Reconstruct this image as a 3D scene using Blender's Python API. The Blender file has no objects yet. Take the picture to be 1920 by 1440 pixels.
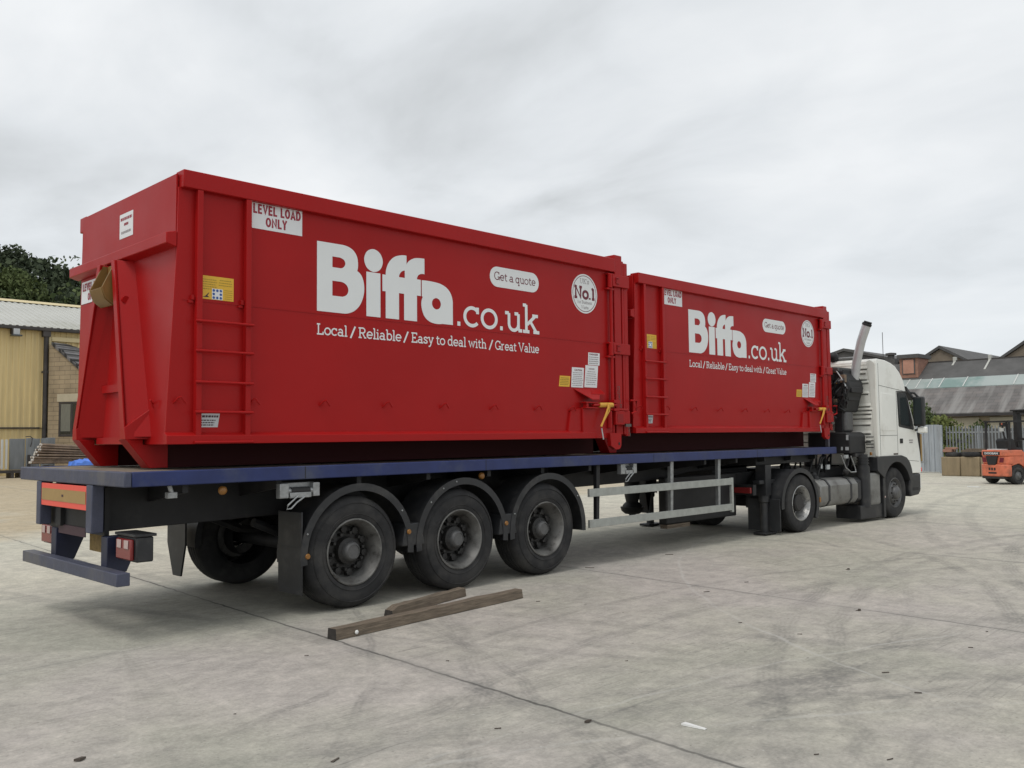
import bpy, bmesh, math, random
from mathutils import Vector, Matrix
from mathutils.geometry import tessellate_polygon
rnd = random.Random(7)
R = math.radians
SC = bpy.context.scene
COL = SC.collection
PI = math.pi

# ------------------------------------------------------------------ camera
cd = bpy.data.cameras.new('camera'); cam = bpy.data.objects.new('camera', cd); COL.objects.link(cam)
cd.sensor_width = 36; cd.lens = 1664.22 / 1920 * 36; cd.clip_start = 0.05; cd.clip_end = 3000
yaw, pitch, roll = 0.7801, 0.0587, -0.0107
fw = Vector((math.cos(yaw)*math.cos(pitch), math.sin(yaw)*math.cos(pitch), math.sin(pitch)))
r0 = Vector((math.sin(yaw), -math.cos(yaw), 0)); u0 = r0.cross(fw)
rr = math.cos(roll)*r0 + math.sin(roll)*u0; uu = -math.sin(roll)*r0 + math.cos(roll)*u0
mt = Matrix((rr, uu, -fw)).transposed().to_4x4(); mt.translation = (-2.7758, -6.9565, 1.5937)
cam.matrix_world = mt
SC.camera = cam

# ------------------------------------------------------------------ overcast sky
SUN_EL, SUN_AZ = R(62), R(192)          # direction the light comes from (azimuth from +X, ccw)
w = bpy.data.worlds.new("World"); SC.world = w; w.use_nodes = True
nt = w.node_tree; nt.nodes.clear()
def N(t, **k):
    n = nt.nodes.new(t)
    for a, b in k.items(): setattr(n, a, b)
    return n
L = lambda a, b: nt.links.new(a, b)
out = N('ShaderNodeOutputWorld'); mix = N('ShaderNodeMixShader'); b1 = N('ShaderNodeBackground'); b2 = N('ShaderNodeBackground')
sky = N('ShaderNodeTexSky', sky_type='NISHITA', sun_disc=False, sun_elevation=SUN_EL, sun_rotation=R(90)-SUN_AZ)
b1.inputs[1].default_value = 0.1; L(sky.outputs[0], b1.inputs[0])
tc = N('ShaderNodeTexCoord'); sep = N('ShaderNodeSeparateXYZ'); L(tc.outputs['Generated'], sep.inputs[0])
zz = N('ShaderNodeMath', operation='MAXIMUM'); L(sep.outputs[2], zz.inputs[0]); zz.inputs[1].default_value = 0.0
za = N('ShaderNodeMath', operation='ADD'); L(zz.outputs[0], za.inputs[0]); za.inputs[1].default_value = 0.22
dx = N('ShaderNodeMath', operation='DIVIDE'); L(sep.outputs[0], dx.inputs[0]); L(za.outputs[0], dx.inputs[1])
dy = N('ShaderNodeMath', operation='DIVIDE'); L(sep.outputs[1], dy.inputs[0]); L(za.outputs[0], dy.inputs[1])
cmb = N('ShaderNodeCombineXYZ'); L(dx.outputs[0], cmb.inputs[0]); L(dy.outputs[0], cmb.inputs[1])
mp = N('ShaderNodeMapping'); L(cmb.outputs[0], mp.inputs[0])
mp.inputs['Rotation'].default_value = (0, 0, R(-45)); mp.inputs['Scale'].default_value = (1.0, 0.75, 1); mp.inputs['Location'].default_value = (3.1, 1.7, 0)
n1 = N('ShaderNodeTexNoise'); n1.inputs['Scale'].default_value = 0.9; n1.inputs['Detail'].default_value = 7; n1.inputs['Roughness'].default_value = 0.52; n1.inputs['Distortion'].default_value = 0.35
L(mp.outputs[0], n1.inputs['Vector'])
n2 = N('ShaderNodeTexNoise'); n2.inputs['Scale'].default_value = 3.0; n2.inputs['Detail'].default_value = 6; n2.inputs['Roughness'].default_value = 0.5; n2.inputs['Distortion'].default_value = 0.6
L(mp.outputs[0], n2.inputs['Vector'])
mx = N('ShaderNodeMix', data_type='FLOAT'); mx.inputs[0].default_value = 0.26; L(n1.outputs[0], mx.inputs[2]); L(n2.outputs[0], mx.inputs[3])
cr = N('ShaderNodeValToRGB'); L(mx.outputs[0], cr.inputs[0])
e = cr.color_ramp.elements
e[0].position = 0.36; e[0].color = (0.60, 0.625, 0.64, 1)
e[1].position = 0.60; e[1].color = (0.93, 0.95, 0.965, 1)
m_ = cr.color_ramp.elements.new(0.48); m_.color = (0.785, 0.815, 0.84, 1)
# the cloud layer thins towards the horizon
hz = N('ShaderNodeMapRange'); L(sep.outputs[2], hz.inputs[0]); hz.inputs[1].default_value = 0.0; hz.inputs[2].default_value = 0.26; hz.inputs[3].default_value = 0.7; hz.inputs[4].default_value = 0.0
cm = N('ShaderNodeMix', data_type='RGBA'); L(hz.outputs[0], cm.inputs[0]); L(cr.outputs[0], cm.inputs[6]); cm.inputs[7].default_value = (0.80, 0.85, 0.89, 1)
L(cm.outputs[2], b2.inputs[0]); b2.inputs[1].default_value = 1.0
mix.inputs[0].default_value = 0.95; L(b1.outputs[0], mix.inputs[1]); L(b2.outputs[0], mix.inputs[2]); L(mix.outputs[0], out.inputs[0])

sl = bpy.data.lights.new('sun', 'SUN'); sl.energy = 1.35; sl.angle = R(22); sl.color = (1, .965, .91)
so = bpy.data.objects.new('sun', sl); COL.objects.link(so)
sd = Vector((math.cos(SUN_EL)*math.cos(SUN_AZ), math.cos(SUN_EL)*math.sin(SUN_AZ), math.sin(SUN_EL)))
so.rotation_euler = sd.to_track_quat('Z', 'Y').to_euler(); so.location = (0, -20, 40)
SC.view_settings.view_transform = 'Standard'; SC.view_settings.look = 'None'; SC.view_settings.gamma = 1; SC.view_settings.exposure = 0.0
SC.render.engine = 'CYCLES'
try: SC.cycles.use_denoising = True
except Exception: pass

# ------------------------------------------------------------------ materials
MATS = {}
def mat(name, base, rough=0.6, metal=0.0, spec=0.5, var=0.0, vscale=3.0, var2=None, v2scale=1.2, v2lo=.5, v2hi=.7, bump=0.0, bscale=20.0, coat=0.0, stretch=None, rvar=0.0):
    m = bpy.data.materials.new(name); m.use_nodes = True; t = m.node_tree; p = t.nodes['Principled BSDF']
    p.inputs['Roughness'].default_value = rough; p.inputs['Metallic'].default_value = metal
    p.inputs['Specular IOR Level'].default_value = spec; p.inputs['Coat Weight'].default_value = coat
    base4 = (*base, 1); p.inputs['Base Color'].default_value = base4
    if var or var2 or bump or rvar:
        tc = t.nodes.new('ShaderNodeTexCoord'); vec = tc.outputs['Object']
        if stretch:
            mpn = t.nodes.new('ShaderNodeMapping'); mpn.inputs['Scale'].default_value = stretch; t.links.new(vec, mpn.inputs[0]); vec = mpn.outputs[0]
    col = None
    if var:
        n = t.nodes.new('ShaderNodeTexNoise'); n.inputs['Scale'].default_value = vscale; n.inputs['Detail'].default_value = 8; n.inputs['Roughness'].default_value = .62
        t.links.new(vec, n.inputs['Vector'])
        r = t.nodes.new('ShaderNodeValToRGB'); t.links.new(n.outputs[0], r.inputs[0])
        r.color_ramp.elements[0].position = .3; r.color_ramp.elements[1].position = .7
        r.color_ramp.elements[0].color = (*[c*(1-var) for c in base], 1); r.color_ramp.elements[1].color = (*[min(1, c*(1+var)) for c in base], 1)
        col = r.outputs[0]
    if var2:
        n = t.nodes.new('ShaderNodeTexNoise'); n.inputs['Scale'].default_value = v2scale; n.inputs['Detail'].default_value = 7; n.inputs['Roughness'].default_value = .65
        t.links.new(vec, n.inputs['Vector'])
        mr = t.nodes.new('ShaderNodeMapRange'); mr.inputs[1].default_value = v2lo; mr.inputs[2].default_value = v2hi; t.links.new(n.outputs[0], mr.inputs[0])
        mm = t.nodes.new('ShaderNodeMix'); mm.data_type = 'RGBA'; t.links.new(mr.outputs[0], mm.inputs[0])
        if col: t.links.new(col, mm.inputs[6])
        else: mm.inputs[6].default_value = base4
        mm.inputs[7].default_value = (*var2, 1); col = mm.outputs[2]
    if col: t.links.new(col, p.inputs['Base Color'])
    if rvar:
        n = t.nodes.new('ShaderNodeTexNoise'); n.inputs['Scale'].default_value = vscale*1.7; n.inputs['Detail'].default_value = 5; t.links.new(vec, n.inputs['Vector'])
        mr = t.nodes.new('ShaderNodeMapRange'); mr.inputs[1].default_value = .3; mr.inputs[2].default_value = .7; mr.inputs[3].default_value = rough-rvar; mr.inputs[4].default_value = rough+rvar
        t.links.new(n.outputs[0], mr.inputs[0]); t.links.new(mr.outputs[0], p.inputs['Roughness'])
    if bump:
        n = t.nodes.new('ShaderNodeTexNoise'); n.inputs['Scale'].default_value = bscale; n.inputs['Detail'].default_value = 5; t.links.new(vec, n.inputs['Vector'])
        b = t.nodes.new('ShaderNodeBump'); b.inputs['Strength'].default_value = bump; b.inputs['Distance'].default_value = .02
        t.links.new(n.outputs[0], b.inputs['Height']); t.links.new(b.outputs[0], p.inputs['Normal'])
    MATS[name] = m
    return m
M = {}
M['red'] = mat('red_paint', (.345, .0085, .0085), .36, spec=.17, var=.06, vscale=1.1, bump=.10, bscale=1.6, rvar=.07)
M['redseam'] = mat('red_weld', (.25, .009, .010), .5, spec=.25)
M['shadered'] = mat('shaded_underframe_red', (.045, .008, .009), .7, spec=.2)  # near-black red that paints in the deep shade beneath the container
M['bluedark'] = mat('dark_navy_paint', (.012, .016, .042), .5, var=.3, vscale=6)
M['white_vinyl'] = mat('white_vinyl', (.74, .76, .76), .45, var=.02)
M['sign_white'] = mat('sign_white', (.72, .73, .74), .4, var=.04)
M['sign_red'] = mat('sign_red', (.30, .012, .03), .5)
M['sign_yellow'] = mat('sign_yellow', (.70, .42, .03), .45, var=.06)
M['sign_dark'] = mat('sign_dark', (.05, .02, .03), .6)
M['ink_grey'] = mat('ink_grey', (.30, .27, .28), .6)
M['ink_olive'] = mat('ink_olive', (.34, .22, .02), .6)
M['ink_blue'] = mat('ink_blue', (.03, .09, .30), .5)
M['maroon'] = mat('maroon_ink', (.14, .006, .02), .5)
M['plate_grey'] = mat('plate_grey', (.46, .48, .49), .4, metal=.2, var=.1)
M['ochre'] = mat('ochre_paint', (.20, .11, .026), .5, var=.15, vscale=6)
M['blue'] = mat('blue_paint', (.018, .030, .115), .45, spec=.4, var=.2, vscale=4, var2=(.055, .066, .115), v2scale=2.2, v2lo=.52, v2hi=.75, bump=.1, bscale=8)
M['bluegrey'] = mat('worn_skygrey_blue_paint', (.058, .064, .10), .55, var=.18, vscale=5, var2=(.11, .105, .105), v2scale=1.6, v2lo=.5, v2hi=.7, bump=.15, bscale=25)  # worn blue, greyed to put the sky's reflection into the rear faces
M['deck'] = mat('deck_boards', (.20, .165, .125), .85, var=.3, vscale=5, bump=.3, bscale=30)
M['black'] = mat('chassis_black', (.011, .011, .012), .62, var=.35, vscale=5, var2=(.03, .028, .026), v2scale=2.5, v2lo=.55, v2hi=.75)
M['blackpl'] = mat('black_plastic', (.018, .019, .021), .5, var=.3, vscale=6, var2=(.05, .048, .045), v2scale=3, v2lo=.52, v2hi=.72)
M['tyre'] = mat('tyre_rubber', (.026, .026, .027), .82, spec=.3, var=.25, vscale=7, var2=(.062, .060, .057), v2scale=3.2, v2lo=.45, v2hi=.72, bump=.15, bscale=60)
M['rim'] = mat('rim_steel', (.17, .168, .16), .5, metal=.35, var=.4, vscale=14, var2=(.04, .037, .034), v2scale=7, v2lo=.46, v2hi=.66)
M['rimbright'] = mat('polished_rim', (.36, .36, .35), .4, metal=.6, var=.3, vscale=14, var2=(.07, .065, .06), v2scale=10, v2lo=.53, v2hi=.68)
M['hubdark'] = mat('hub_dark', (.022, .021, .020), .6, var=.4, vscale=20)
M['hubgrey'] = mat('hub_grey', (.12, .12, .12), .5, metal=.4, var=.2, vscale=20)
M['alu'] = mat('galvanised_rail', (.37, .385, .36), .5, metal=.35, var=.16, vscale=9, rvar=.1)
M['palegalv'] = mat('weathered_galvanising', (.20, .215, .225), .6, metal=.2, var=.2, vscale=3)
M['steelgrey'] = mat('grey_steel', (.32, .33, .33), .45, metal=.6, var=.25, vscale=20)
M['amber'] = mat('amber_lens', (.27, .12, .025), .35)
M['lampred'] = mat('red_lens', (.20, .018, .018), .25, spec=.6)
M['lampwhite'] = mat('clear_lens', (.48, .36, .34), .25)
M['refl'] = mat('reflective_red', (.80, .085, .060), .4)
M['reflo'] = mat('reflective_ochre', (.35, .225, .08), .5, var=.1, vscale=8)
M['cab'] = mat('white_cab_paint', (.83, .835, .79), .3, var=.04, vscale=1.5, var2=(.50, .48, .42), v2scale=1.1, v2lo=.56, v2hi=.8, coat=.15)
M['cabrear'] = mat('grimy_white_panel', (.74, .74, .68), .5, var=.06, vscale=1.6, var2=(.40, .375, .31), v2scale=1.4, v2lo=.5, v2hi=.75, stretch=(1, 1, .4))
M['gap'] = mat('dark_gap', (.02, .02, .02), .8)
M['glass'] = mat('dark_glass', (.02, .027, .028), .06, spec=.8)
M['tank'] = mat('dirty_alu_tank', (.22, .22, .21), .5, metal=.35, var=.25, vscale=5, var2=(.07, .066, .06), v2scale=2.5, v2lo=.5, v2hi=.7)
M['stack'] = mat('steel_stack', (.52, .53, .54), .42, metal=.45, var=.12, vscale=6)
M['wood'] = mat('dark_timber', (.150, .118, .086), .85, var=.45, vscale=4, stretch=(1.2, 14, 14), bump=.4, bscale=12)
M['woodend'] = mat('timber_end', (.035, .030, .026), .9, var=.3, vscale=30)
M['rope'] = mat('yellow_rope', (.62, .33, .05), .7)
M['chain'] = mat('chain_steel', (.13, .12, .11), .5, metal=.7)
M['orange'] = mat('orange_paint', (.60, .155, .08), .5, var=.15, vscale=4, var2=(.26, .10, .06), v2scale=3, v2lo=.53, v2hi=.72)
M['cream_clad'] = mat('cream_cladding', (.68, .54, .27), .55, var=.08, vscale=.7, var2=(.47, .37, .19), v2scale=.9, v2lo=.5, v2hi=.8, stretch=(3, 1, .25))
M['cream_trim'] = mat('cream_trim', (.62, .52, .30), .55, var=.06)
M['whiteroof'] = mat('pale_sheet_roof', (.47, .47, .435), .6, var=.06, vscale=.6, var2=(.36, .36, .31), v2scale=.35, v2lo=.5, v2hi=.7)
M['gutter'] = mat('gutter_dark', (.045, .04, .038), .6, var=.4, vscale=2)
M['lintel'] = mat('pale_stone', (.46, .41, .30), .8, var=.1)
M['grate'] = mat('grey_panel', (.22, .235, .245), .55, metal=.2, var=.2, vscale=1.6, stretch=(2, 2, .5))
M['panelw'] = mat('pale_panel', (.55, .56, .54), .5, var=.05)
M['pipe'] = mat('rusty_tube', (.20, .145, .10), .6, metal=.3, var=.35, vscale=4)
M['pipeend'] = mat('bright_tube_end', (.62, .60, .56), .5)
M['tarp'] = mat('blue_tarp', (.08, .21, .70), .4, var=.25, vscale=3, bump=.6, bscale=4)
M['galv'] = mat('galvanised_sheet', (.37, .40, .43), .5, metal=.35, var=.12, vscale=1.4, var2=(.27, .285, .30), v2scale=2, v2lo=.5, v2hi=.7, stretch=(1, 3, .5))
M['concblock'] = mat('tan_concrete', (.25, .195, .12), .85, var=.2, vscale=3, stretch=(2, 2, .6))
M['slatelow'] = None
M['plaster'] = mat('pinkish_brick', (.30, .16, .115), .85, var=.2, vscale=5)
M['gablestone'] = mat('gable_stone', (.20, .165, .125), .9, var=.15, vscale=2)
M['darkslate'] = mat('dark_slate', (.082, .080, .078), .75, var=.2, vscale=1.5, var2=(.12, .117, .112), v2scale=.6)
M['glazing'] = mat('green_glazing', (.33, .375, .36), .35, var=.06, vscale=1, var2=(.16, .24, .22), v2scale=.25, v2lo=.52, v2hi=.62)
M['bark'] = mat('bark', (.06, .047, .035), .9, var=.3)
M['paper'] = mat('pale_paper', (.72, .72, .70), .6)
M['splinter'] = mat('dark_splinter', (.085, .07, .058), .9)

def leafmat(name, a, b):
    m = bpy.data.materials.new(name); m.use_nodes = True; t = m.node_tree; p = t.nodes['Principled BSDF']
    tc = t.nodes.new('ShaderNodeTexCoord'); n = t.nodes.new('ShaderNodeTexNoise'); n.inputs['Scale'].default_value = .35; n.inputs['Detail'].default_value = 6
    t.links.new(tc.outputs['Object'], n.inputs['Vector'])
    r = t.nodes.new('ShaderNodeValToRGB'); t.links.new(n.outputs[0], r.inputs[0])
    r.color_ramp.elements[0].position = .35; r.color_ramp.elements[1].position = .65
    r.color_ramp.elements[0].color = (*a, 1); r.color_ramp.elements[1].color = (*b, 1)
    t.links.new(r.outputs[0], p.inputs['Base Color']); p.inputs['Roughness'].default_value = .75; p.inputs['Specular IOR Level'].default_value = .2
    return m
M['leafdark'] = leafmat('dark_leaves', (.030, .042, .024), (.062, .080, .042))
M['leafmid'] = leafmat('mid_leaves', (.05, .075, .028), (.10, .125, .045))
M['leafpale'] = leafmat('pale_leaves', (.10, .125, .04), (.18, .20, .07))

def brickmat(name, c1, c2, mortar, bw, bh, ms, rot, rough=.85, offs=.5, bumpd=.3):
    m = bpy.data.materials.new(name); m.use_nodes = True; t = m.node_tree; p = t.nodes['Principled BSDF']
    tc = t.nodes.new('ShaderNodeTexCoord'); mpn = t.nodes.new('ShaderNodeMapping'); mpn.inputs['Rotation'].default_value = rot
    t.links.new(tc.outputs['Object'], mpn.inputs[0])
    b = t.nodes.new('ShaderNodeTexBrick'); b.inputs['Scale'].default_value = 1; b.inputs['Brick Width'].default_value = bw; b.inputs['Row Height'].default_value = bh
    b.inputs['Mortar Size'].default_value = ms; b.inputs['Color1'].default_value = (*c1, 1); b.inputs['Color2'].default_value = (*c2, 1); b.inputs['Mortar'].default_value = (*mortar, 1); b.offset = offs
    t.links.new(mpn.outputs[0], b.inputs[0])
    n = t.nodes.new('ShaderNodeTexNoise'); n.inputs['Scale'].default_value = 1.2; n.inputs['Detail'].default_value = 7; t.links.new(tc.outputs['Object'], n.inputs['Vector'])
    mr = t.nodes.new('ShaderNodeMapRange'); mr.inputs[1].default_value = .3; mr.inputs[2].default_value = .7; mr.inputs[3].default_value = .75; mr.inputs[4].default_value = 1.2; t.links.new(n.outputs[0], mr.inputs[0])
    mm = t.nodes.new('ShaderNodeMix'); mm.data_type = 'RGBA'; mm.blend_type = 'MULTIPLY'; mm.inputs[0].default_value = 1
    t.links.new(b.outputs[0], mm.inputs[6]); t.links.new(mr.outputs[0], mm.inputs[7]); t.links.new(mm.outputs[2], p.inputs['Base Color'])
    p.inputs['Roughness'].default_value = rough
    bp = t.nodes.new('ShaderNodeBump'); bp.inputs['Strength'].default_value = bumpd; bp.invert = True; t.links.new(b.outputs['Fac'], bp.inputs['Height']); t.links.new(bp.outputs[0], p.inputs['Normal'])
    return m
M['stonewall'] = brickmat('coursed_stone', (.36, .285, .185), (.315, .25, .165), (.17, .135, .09), .62, .215, .012, (R(90), 0, 0))
M['slatecourse'] = brickmat('slate_courses', (.20, .195, .20), (.16, .155, .16), (.025, .025, .026), 6.0, .33, .075, (0, 0, R(90)), .7)
M['millslate'] = brickmat('mill_slates', (.155, .138, .130), (.138, .130, .126), (.11, .105, .10), .5, .28, .02, (0, 0, R(90)), .8)

# slates streaked by rain running down the slope (real lichen and lime streaks in the roof)
t = M['millslate'].node_tree; p = t.nodes['Principled BSDF']
src = p.inputs['Base Color'].links[0].from_socket
tc_ = t.nodes.new('ShaderNodeTexCoord'); mpn = t.nodes.new('ShaderNodeMapping'); mpn.inputs['Scale'].default_value = (.22, 2.2, .22); t.links.new(tc_.outputs['Object'], mpn.inputs[0])
n_ = t.nodes.new('ShaderNodeTexNoise'); n_.inputs['Scale'].default_value = 1.0; n_.inputs['Detail'].default_value = 5; t.links.new(mpn.outputs[0], n_.inputs['Vector'])
mr_ = t.nodes.new('ShaderNodeMapRange'); mr_.inputs[1].default_value = .48; mr_.inputs[2].default_value = .66; mr_.inputs[4].default_value = .75; t.links.new(n_.outputs[0], mr_.inputs[0])
mm_ = t.nodes.new('ShaderNodeMix'); mm_.data_type = 'RGBA'; t.links.new(mr_.outputs[0], mm_.inputs[0]); t.links.new(src, mm_.inputs[6]); mm_.inputs[7].default_value = (.27, .262, .25, 1)
t.links.new(mm_.outputs[2], p.inputs['Base Color'])

# ------------------------------------------------------------------ ground material
def ground_material():
    m = bpy.data.materials.new('yard_concrete'); m.use_nodes = True; t = m.node_tree; p = t.nodes['Principled BSDF']
    nd = t.nodes.new
    def math_(op, a, b=None, c=None, clamp=False):
        n = nd('ShaderNodeMath'); n.operation = op; n.use_clamp = clamp
        for i, v in enumerate((a, b, c)):
            if v is None: continue
            if isinstance(v, (int, float)): n.inputs[i].default_value = v
            else: t.links.new(v, n.inputs[i])
        return n.outputs[0]
    tc = nd('ShaderNodeTexCoord'); P = tc.outputs['Object']
    def noise(scale, detail=6, rough=.55, vec=None, dist=0):
        n = nd('ShaderNodeTexNoise'); n.inputs['Scale'].default_value = scale; n.inputs['Detail'].default_value = detail; n.inputs['Roughness'].default_value = rough; n.inputs['Distortion'].default_value = dist
        t.links.new(vec or P, n.inputs['Vector']); return n.outputs[0]
    def rng(v, a, b, c=0., d=1.):
        n = nd('ShaderNodeMapRange'); n.inputs[1].default_value = a; n.inputs[2].default_value = b; n.inputs[3].default_value = c; n.inputs[4].default_value = d
        t.links.new(v, n.inputs[0]); return n.outputs[0]
    def mixc(f, a, b, mode='MIX'):
        n = nd('ShaderNodeMix'); n.data_type = 'RGBA'; n.blend_type = mode
        if isinstance(f, (int, float)): n.inputs[0].default_value = f
        else: t.links.new(f, n.inputs[0])
        for i, v in ((6, a), (7, b)):
            if isinstance(v, tuple): n.inputs[i].default_value = (*v, 1)
            else: t.links.new(v, n.inputs[i])
        return n.outputs[2]
    sp = nd('ShaderNodeSeparateXYZ'); t.links.new(P, sp.inputs[0]); x, y = sp.outputs[0], sp.outputs[1]
    col = mixc(rng(noise(.45, 8, .6), .35, .65), (.36, .355, .305), (.435, .413, .362))
    col = mixc(rng(noise(.25, 5, .6), .46, .62), col, (.43, .40, .372))
    # brighter sunlit ground away from the truck painted in as paler concrete, tan dirt blown in along the far side
    pale = math_('MAXIMUM', math_('MULTIPLY', rng(math_('ADD', y, math_('MULTIPLY', noise(.5, 6, .6), 2.0)), 2.6, 5.2), .85), math_('MULTIPLY', rng(math_('ADD', x, math_('MULTIPLY', y, -.2)), 6.0, 20.0), .80))
    col = mixc(math_('MULTIPLY', pale, rng(noise(.6, 7, .65), .15, .5)), col, (.56, .535, .45))
    dust = math_('MULTIPLY', math_('MULTIPLY', rng(math_('ADD', y, math_('MULTIPLY', noise(.3, 5, .6), 5.0)), 11.0, 13.0), rng(x, 16, 26, .85, .25)), rng(noise(.5, 8, .65), .1, .45))
    col = mixc(dust, col, (.45, .365, .245))
    # fine mottling and grit
    col = mixc(.8, col, mixc(rng(noise(3.2, 10, .74), .3, .7), (.70, .70, .70), (1.2, 1.19, 1.17)), 'MULTIPLY')
    col = mixc(.55, col, mixc(rng(noise(11, 8, .75), .34, .66), (.72, .73, .72), (1.22, 1.21, 1.19)), 'MULTIPLY')
    col = mixc(.6, col, mixc(rng(noise(42, 5, .75), .32, .68), (.74, .74, .74), (1.2, 1.2, 1.2)), 'MULTIPLY')
    # rubber and dirt stains
    st = rng(noise(.8, 10, .74, dist=1.4), .54, .72)
    col = mixc(math_('MULTIPLY', st, .34), col, (.15, .15, .138))
    wv = noise(1.7, 4, .5)
    wob = math_('ADD', math_('MULTIPLY', math_('SUBTRACT', wv, .5), .16), math_('MULTIPLY', math_('SUBTRACT', noise(14, 3, .6), .5), .02))
    brk = rng(noise(.9, 6, .62), .34, .60)
    tread = rng(noise(13, 6, .75), .36, .60, .30, 1)
    # turning tyre scrub: rings about several points (real marks on the concrete)
    for (cx, cy, r, wd, k) in ((-3.5, -12.0, 9.6, .13, .40), (-3.5, -12.0, 9.95, .10, .32), (9.0, -16.0, 13.6, .12, .40), (9.0, -16.0, 13.2, .10, .30), (2.0, 6.0, 11.2, .10, .35), (2.0, 6.0, 10.4, .06, .25),
                           (14.0, -20.0, 17.1, .13, .36), (14.0, -20.0, 16.6, .11, .36), (-8.0, 2.0, 10.6, .06, .32), (-9.0, -1.5, 10.2, .11, .36), (24.0, -28.0, 29.0, .14, .3), (24.0, -28.0, 28.2, .14, .26), (1.0, -9.5, 5.4, .05, .35), (1.4, -9.8, 6.1, .035, .35), (20, 3, 17.6, .12, .25), (20, 3, 18.3, .1, .25), (-7, 4.5, 10.2, .05, .34), (-7, 4.5, 10.9, .10, .34), (4, -14, 11.6, .09, .34), (4, -14, 12.4, .05, .34), (-1, -14.5, 11.0, .11, .36), (-1, -14.5, 10.45, .04, .34), (-5, -11, 9.3, .05, .34), (-6.5, -12.5, 9.0, .09, .36), (30, 10, 30.5, .06, .28), (3.2, -12.5, 8.3, .17, .34), (3.2, -12.5, 7.7, .06, .3)):
        d = math_('SQRT', math_('ADD', math_('POWER', math_('SUBTRACT', x, cx), 2), math_('POWER', math_('SUBTRACT', y, cy), 2)))
        d = math_('ADD', d, wob)
        a = math_('ABSOLUTE', math_('SUBTRACT', d, r))
        mk = rng(a, wd*.55, wd*.95, 1, 0)
        rib = math_('ADD', .80, math_('MULTIPLY', math_('SINE', math_('MULTIPLY', d, 165.0)), .20))
        mk = math_('MULTIPLY', mk, rib)
        mk = math_('MULTIPLY', math_('MULTIPLY', mk, brk), math_('MULTIPLY', tread, min(.6, k*1.4)))
        col = mixc(mk, col, (.13, .128, .122))
    # pale wheel scuffs
    for (cx, cy, r, wd, k) in ((-4, -14, 11.2, .025, .4), (0, -16, 12.5, .02, .35), (12, -9, 10, .025, .4)):
        d = math_('ADD', math_('SQRT', math_('ADD', math_('POWER', math_('SUBTRACT', x, cx), 2), math_('POWER', math_('SUBTRACT', y, cy), 2))), wob)
        mk = math_('MULTIPLY', rng(math_('ABSOLUTE', math_('SUBTRACT', d, r)), wd*.3, wd, 1, 0), math_('MULTIPLY', brk, k))
        col = mixc(mk, col, (.52, .51, .48))
    # slab joints
    jn = math_('MULTIPLY', math_('SUBTRACT', noise(5.0, 5, .6), .5), .055)
    a = math_('ADD', math_('SUBTRACT', x, math_('MULTIPLY', y, .057)), jn)
    b = math_('ADD', math_('SUBTRACT', y, math_('MULTIPLY', x, .044)), jn)
    def joint(v, off, per):
        f = math_('MODULO', math_('ADD', math_('SUBTRACT', v, off), per*100.5), per)
        return math_('ABSOLUTE', math_('SUBTRACT', f, per/2))
    ja, jb = joint(a, 1.335, 4.065), joint(b, -.06, 3.15)
    jfade = rng(noise(.8, 4, .5), .30, .58, .35, 1)
    ka = math_('MAXIMUM', rng(math_('ABSOLUTE', math_('SUBTRACT', a, 1.335)), 1.0, 1.2, 1, 0), .42)      # one main joint, the others half filled with dirt
    kb = rng(x, .2, 2.2, .9, .0)
    ja = math_('ADD', ja, math_('MULTIPLY', math_('SUBTRACT', 1, ka), .008)); jb = math_('ADD', jb, math_('MULTIPLY', math_('SUBTRACT', 1, kb), .1))
    jd = math_('MINIMUM', ja, jb)
    col = mixc(math_('MULTIPLY', rng(jd, .02, .10, .30, 0), jfade), col, (.24, .235, .22))
    col = mixc(math_('MULTIPLY', rng(jd, .007, .017, .85, 0), jfade), col, (.07, .068, .062))
    # fine drag scratches along and across the traffic
    for rot, sc_, k in ((35, (1.0, 16, 1), .42), (-20, (1.1, 20, 1), .36), (75, (.9, 18, 1), .3)):
        mpr = nd('ShaderNodeMapping'); mpr.inputs['Rotation'].default_value = (0, 0, R(rot)); mpr.inputs['Scale'].default_value = sc_; t.links.new(P, mpr.inputs[0])
        ln = noise(1.6, 6, .62, vec=mpr.outputs[0], dist=.25)
        col = mixc(math_('MULTIPLY', math_('MULTIPLY', rng(ln, .57, .66), rng(noise(.55+.2*sc_[0], 4, .55), .42, .62)), k), col, (.17, .168, .155))
    # pits and pale grains of the worn surface
    pv = nd('ShaderNodeTexVoronoi'); pv.inputs['Scale'].default_value = 23; t.links.new(P, pv.inputs['Vector'])
    pit = math_('MULTIPLY', rng(pv.outputs['Distance'], .10, .22, 1, 0), rng(noise(6, 4, .6), .48, .60))
    col = mixc(math_('MULTIPLY', pit, .45), col, (.15, .147, .135))
    pv2 = nd('ShaderNodeTexVoronoi'); pv2.inputs['Scale'].default_value = 17; t.links.new(P, pv2.inputs['Vector'])
    gr = math_('MULTIPLY', rng(pv2.outputs['Distance'], .06, .15, 1, 0), rng(noise(3.5, 4, .6), .53, .62))
    col = mixc(math_('MULTIPLY', gr, .5), col, (.58, .57, .54))
    # dark flecks of rubber and oil spots
    vo = nd('ShaderNodeTexVoronoi'); vo.inputs['Scale'].default_value = 2.6; mpn = nd('ShaderNodeMapping'); mpn.inputs['Scale'].default_value = (1, 1.7, 1); t.links.new(P, mpn.inputs[0]); 
    nv = nd('ShaderNodeVectorMath'); nv.operation = 'ADD'; t.links.new(mpn.outputs[0], nv.inputs[0])
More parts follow.
